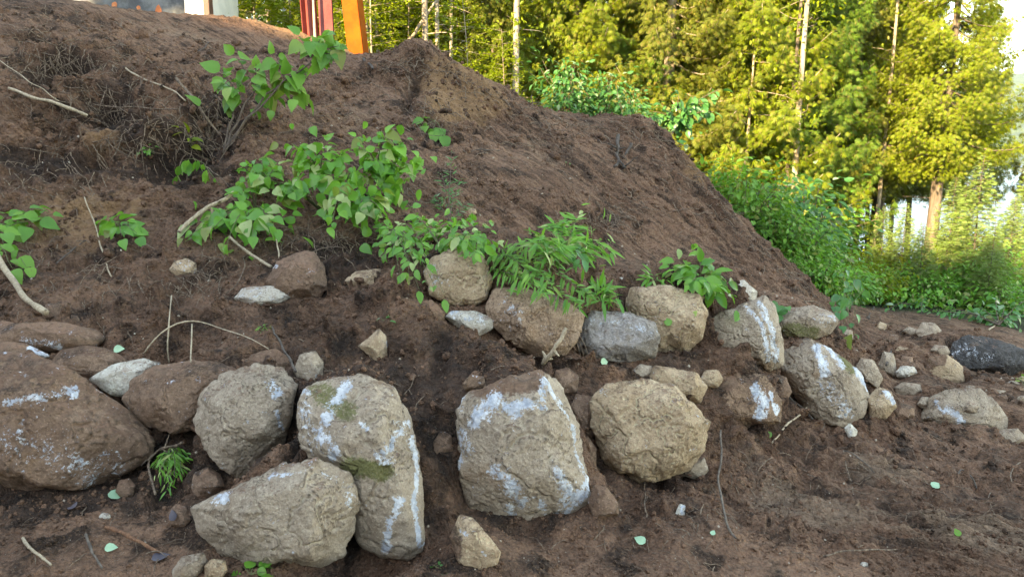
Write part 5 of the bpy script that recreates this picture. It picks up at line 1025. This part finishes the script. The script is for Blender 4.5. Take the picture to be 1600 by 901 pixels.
# fine roots and fibres over the torn turf
def fibres():
    paths = []
    zones = [(90, 90, 110, 70, 220), (230, 195, 120, 55, 260), (330, 200, 30, 60, 110), (60, 270, 70, 40, 90), (180, 110, 140, 60, 120), (670, 185, 35, 30, 80), (950, 338, 30, 16, 90), (500, 375, 110, 25, 120), (860, 200, 120, 50, 90), (1000, 300, 130, 80, 110), (300, 430, 60, 40, 90), (120, 420, 110, 70, 90), (900, 510, 10, 24, 40), (480, 150, 80, 50, 90), (1300, 760, 230, 70, 120), (300, 840, 280, 40, 40), (600, 300, 150, 60, 80), (500, 600, 150, 50, 50), (780, 620, 80, 50, 30), (1060, 830, 150, 50, 50)]
    for cx, cy, rx, ry, n in zones:
        for _ in range(n):
            px = cx + RNG.normal() * rx * .6; py = cy + RNG.normal() * ry * .6
            h_, n_ = hit(px, py, False)
            if h_.y > 10: continue
            L = RNG.uniform(.06, .30) * (1 if h_.y > 4 else .5); u = np.linspace(0, 1, 6)[:, None]; d = rnd(1, .6)[0] + np.array([.25, -.15, -.8]); d = d - np.array(n_) * d.dot(np.array(n_)) * .8; d = norm(d)
            p = np.array(h_) + np.array(n_) * .012 + d * L * u + np.array(n_) * (np.sin(u * 3) * L * .12) + np.cumsum(rnd(6, .018 * L * 4), 0) * .5
            paths.append((p, np.linspace(.0026, .0012, 6) * RNG.uniform(.6, 1.5) * (h_.y / 6 + .3)))
    CR = [(575, 100), (620, 92), (655, 84), (690, 100), (730, 124), (760, 136), (810, 152), (860, 184), (905, 190), (960, 188), (1010, 196), (1045, 215), (1080, 262), (1120, 305), (1160, 350), (1200, 390), (1245, 436), (1285, 470)]
    for a_, b_ in zip(CR[:-1], CR[1:]):
        for _ in range(26):
            t_ = RNG.uniform(0, 1); px = a_[0] + (b_[0] - a_[0]) * t_ + RNG.normal() * 4; py = a_[1] + (b_[1] - a_[1]) * t_ + abs(RNG.normal()) * 12 + 3
            h_, n_ = hit(px, py, False)
            if h_.y > 10: continue
            L = RNG.uniform(.06, .26); u = np.linspace(0, 1, 6)[:, None]; d = norm(rnd(1, .8)[0] + np.array([.4, -.3, .25]))
            p = np.array(h_) + d * L * u - UP * (u ** 2) * L * .5 + np.cumsum(rnd(6, .02 * L * 4), 0) * .5
            paths.append((p, np.linspace(.0045, .002, 6) * RNG.uniform(.6, 1.5)))
    v, f = tubes_np(paths, 4)
    return tag(mesh_np('root_fibres', v, f, M['root']), 'fine torn roots and fibres matted over the soil', 'roots', None, 'stuff')
fibres()
# crumbs of soil and grit
def crumbs(name, label, n, mat, smin, smax, powr, seed, region=None, flatz=.7, lvl=1):
    rng = np.random.default_rng(seed); G = V2.reshape(na, nr, 3); NN = grid_normals(V2).reshape(na, nr, 3)
    ia = rng.integers(90, na - 92, n); ir = (30 + (rng.random(n) ** 1.1) * 900).astype(int)
    p = G[ia, ir]; nn = NN[ia, ir]; r = np.hypot(p[:, 0], p[:, 1])
    s = smin + (smax - smin) * rng.random(n) ** powr; s *= np.clip(r / 5, .5, 1.4)
    if region is not None:
        k = region(p, rng); p, nn, s = p[k], nn[k], s[k]
    m = len(p); tv, tf = ico(lvl); a = norm(rng.normal(size=(m, 3))); b = norm(np.cross(a, rng.normal(size=(m, 3)))); c = np.cross(a, b)
    Mx = np.stack([a * s[:, None], b * (s * rng.uniform(.6, 1, m))[:, None], c * (s * rng.uniform(.45, .9, m))[:, None]], -1)
    V_, F_ = batch(tv, tf, p + nn * (s * .25)[:, None], Mx)
    k = len(tv); V_ = V_.reshape(m, k, 3); cen = V_.mean(1, keepdims=True); V_ = cen + (V_ - cen) * (1 + .14 * rng.normal(size=(m, k, 1))); V_ = V_.reshape(-1, 3)
    return tag(mesh_np(name, V_, F_, M[mat], smooth=(lvl > 1)), label, label.split()[-1], None, 'stuff')
crumbs('soil_crumbs', 'small crumbs and lumps of brown soil', 70000, 'soil', .004, .024, 3.5, 3, lambda p, g: (fbm(p * 1.7, 2) + g.normal(size=len(p)) * .25 > 0), lvl=1)
crumbs('soil_lumps', 'bigger crumbly clods of brown soil', 2600, 'soil', .012, .045, 3.0, 4, lambda p, g: fbm(p * 1.3 + 5, 2) > .05, lvl=2)
M['grit'] = make_plain('grit', (0.30, 0.23, 0.17), (0.45, 0.38, 0.30), .9, 30)
crumbs('grit', 'scattered pale grit and pebbles', 2600, 'grit', .0015, .011, 5.0, 8, lambda p, g: (p[:, 1] < 7), lvl=1)

# fallen leaves
T_BIG = leaf_tpl([0, .1, .3, .58, .82, 1], [.02, .27, .40, .33, .15, .005], 0.15, 0.15)
def fallen(label, px, py, size, mat, rot):
    h_, n_ = hit(px, py); n_ = (n_ + Vector((0, -.3, .4))).normalized(); a = Vector((math.cos(rot), math.sin(rot), 0)); a = (a - n_ * a.dot(n_)).normalized()
    v, f = batch(*T_BIG, np.array([tuple(h_ + n_ * .015)]), frames(np.array([tuple(a)]), np.array([tuple(n_)]), np.array([size])))
    return tag(mesh_np('fallen_leaf', v, f, M[mat], smooth=True, origin=tuple(h_)), label, 'leaf', 'loose leaves on the bare soil')
M['leaf_pale'] = make_plain('leaf_underside', (0.22, 0.38, 0.24), (0.30, 0.48, 0.30), .6, 8)
M['leaf_dead'] = make_plain('leaf_dead', (0.05, 0.045, 0.06), (0.10, 0.08, 0.09), .5, 8)
for a in [('pale green leaf on the ground below the hollow of the tan boulder', 1008, 850, .055, 'leaf_pale', 2.4), ('pale green torn leaf on the right ground', 1456, 763, .065, 'leaf_pale', .5), ('small green leaf on the ripples at the lower right', 1498, 838, .04, 'fresh', 1.5),
          ('pale green leaf on the ground at the lower left', 165, 858, .05, 'leaf_pale', .2), ('small pale leaf left of the upright reddish twig', 1112, 838, .03, 'leaf_pale', 1), ('green leaf on the slope left of the leaning pale stick', 1204, 682, .05, 'fresh', 2), ('green leaf stuck on the face of the smooth tan block', 1048, 508, .06, 'fresh', 1.7),
          ('pale leaf on the soil under the blue grey boulder', 936, 566, .06, 'leaf_pale', .3), ('dark violet dead leaf at the lower left before the broad grey boulder', 238, 878, .07, 'leaf_dead', .6), ('dark dead leaf near the top left of the broad grey boulder', 276, 812, .05, 'leaf_dead', 1.6), ('dark dead leaves below the huge brown boulder', 120, 795, .06, 'leaf_dead', 2.6), ('pale green leaf behind the brown boulder and the pale wedge', 180, 547, .06, 'leaf_pale', .1), ('green leaf on the far bank face below the level crest', 885, 258, .07, 'bgreen', 1.2), ('white green curled leaf right of the dead leaf below the huge brown boulder', 168, 775, .08, 'leaf_pale', .2)]:
    fallen(*a)

# ------------------------------------------------------------------ house corner at the top left
def box(bm, x0, x1, y0, y1, z0, z1, bev=0.0):
    g = bmesh.ops.create_cube(bm, size=1.0, matrix=Matrix.Translation(((x0 + x1) / 2, (y0 + y1) / 2, (z0 + z1) / 2)) @ Matrix.Diagonal((x1 - x0, y1 - y0, z1 - z0, 1)))
    if bev:
        es = list({e for v in g['verts'] for e in v.link_edges}); bmesh.ops.bevel(bm, geom=es, offset=bev, segments=2, affect='EDGES')
def bobj(name, bm, mat, parent=None, smooth=False):
    me = bpy.data.meshes.new(name); 
    if parent is not None: bmesh.ops.translate(bm, verts=bm.verts, vec=-Vector(parent['_o']))
    bm.to_mesh(me); bm.free(); me.materials.append(mat); o = bpy.data.objects.new(name, me); return link(o, parent)
HY = 11.2; hx1 = P(288, 10, HY).x; hx2 = P(319, 10, HY).x; hx3 = P(328, 10, HY).x; hz = 2.9
house = thing('house', (hx1 - 3, HY, hz), 'rough grey house foundation wall with white corner panel and orange marks at the top left', 'house')
M['render'] = make_plain('rough_grey_render', (0.09, 0.095, 0.10), (0.20, 0.21, 0.21), .95, 3.5, 0, .02, 30)
M['white'] = make_plain('white_panel', (0.62, 0.64, 0.64), (0.75, 0.76, 0.75), .6, 3, 0, .002, 40)
M['brownpaint'] = make_plain('brown_trim', (0.10, 0.045, 0.035), (0.14, 0.07, 0.05), .6, 6)
M['orange_spray'] = make_plain('orange_marking', (0.62, 0.17, 0.06), (0.75, 0.28, 0.12), .8, 12)
M['roofing'] = make_plain('roof_shingle', (0.06, 0.06, 0.065), (0.10, 0.10, 0.10), .9, 10)
bm = bmesh.new(); box(bm, hx1 - 7, hx1, HY, HY + .3, hz - .6, hz + 1.9, .01); bobj('foundation_wall', bm, M['render'], house)
bm = bmesh.new(); box(bm, hx1 + .003, hx2, HY - .01, HY + 1.4, hz - .6, hz + 1.9, .008); bobj('white_panel', bm, M['white'], house)
bm = bmesh.new(); box(bm, hx2 + .003, hx3, HY - .03, HY + .12, hz - .6, hz + 1.9, .006); bobj('corner_post', bm, M['brownpaint'], house)
for cx, cy, w_, h_ in [(179, 9, 8, 9), (217, 13, 7, 6), (248, 18, 9, 16)]:
    a = P(cx, cy, HY); k = HY / FPX; pts = [(math.cos(t) * w_ * k * .55 * RNG.uniform(.7, 1.2), math.sin(t) * h_ * k * .55 * RNG.uniform(.7, 1.2)) for t in np.linspace(0, 6.28, 15)[:-1]]
    bm = bmesh.new(); fr = [bm.verts.new((a.x + p[0], HY - .006, a.z + p[1])) for p in pts]; bm.faces.new(fr[::-1]); bobj('paint_mark', bm, M['orange_spray'], house)
# steel posts
M['redsteel'] = make_plain('red_primer_steel', (0.17, 0.028, 0.025), (0.22, 0.05, 0.04), .5, 4, 0, .003, 30)
M['orangesteel'] = make_plain('orange_painted_steel', (0.24, 0.048, 0.004), (0.30, 0.07, 0.006), .75, 3, 0, .003, 30)
M['orangesteel'].node_tree.nodes['Principled BSDF'].inputs['Specular IOR Level'].default_value = 0.15
M['rust'] = make_plain('pale_rod', (0.42, 0.33, 0.22), (0.5, 0.4, 0.3), .6, 9)
def hpost(label, pxb, pyb, pxt, wpx, Yp, mat, turn, box_=False):
    b = P(pxb, pyb, Yp); t = P(pxt, 0, Yp); w = wpx / FPX * Yp; lean = (t.x - b.x) / (t.z - b.z)
    root = thing('steel_post', tuple(b), label, 'post', 'painted steel posts behind the bank'); H = 3.2
    R_ = Matrix.Rotation(turn, 4, 'Z')
    def part(nm, x0, x1, y0, y1, m):
        bm = bmesh.new(); box(bm, x0, x1, y0, y1, -.5, H, .003)
        for v in bm.verts: v.co = R_ @ v.co; v.co.x += lean * v.co.z; v.co += b
        bobj(nm, bm, m, root)
    if box_:
        part('face_plate', -w / 2, w / 2, -.012, .0, M[mat]); part('side_flange', -w / 2, -w / 2 + .012, .002, w * .8, M[mat]); part('side_flange', w / 2 - .012, w / 2, .002, w * .8, M[mat])
    else:
        part('flange', -w / 2, w / 2, -w * .5, -w * .5 + .016, M[mat]); part('flange', -w / 2, w / 2, w * .5 - .016, w * .5, M[mat]); part('web', -.008, .008, -w * .5 + .018, w * .5 - .018, M[mat])
    return root
hpost('dark red steel post farthest left of the posts', 486, 62, 481, 17, 10.5, 'redsteel', .9)
hpost('red steel post in the middle of the posts behind the bank', 512, 70, 508, 20, 10.5, 'redsteel', .15)
hpost('bright orange leaning steel post right of the red ones', 557, 92, 546, 25, 10.4, 'orangesteel', -.25, True)
pole('thin pale rod standing between the two red steel posts', P(493, 75, 10.3), P(488, -30, 10.3), .02, 'rust', 'thin_rod')

# ------------------------------------------------------------------ air between here and the far shore
bm = bmesh.new(); box(bm, -1000, 2100, -80, 1800, -9, 260)
hz_m = bpy.data.materials.new('haze_air'); hz_m.use_nodes = True; t = hz_m.node_tree; t.nodes.clear()
ho = t.nodes.new('ShaderNodeOutputMaterial'); pv = t.nodes.new('ShaderNodeVolumePrincipled'); pv.inputs['Color'].default_value = (0.75, 0.88, 1.0, 1); pv.inputs['Density'].default_value = 0.00014; pv.inputs['Anisotropy'].default_value = 0.2
t.links.new(pv.outputs[0], ho.inputs['Volume'])
hz_o = bobj('haze', bm, hz_m); tag(hz_o, 'pale blue haze in the air over the lake', 'haze', None, 'stuff')
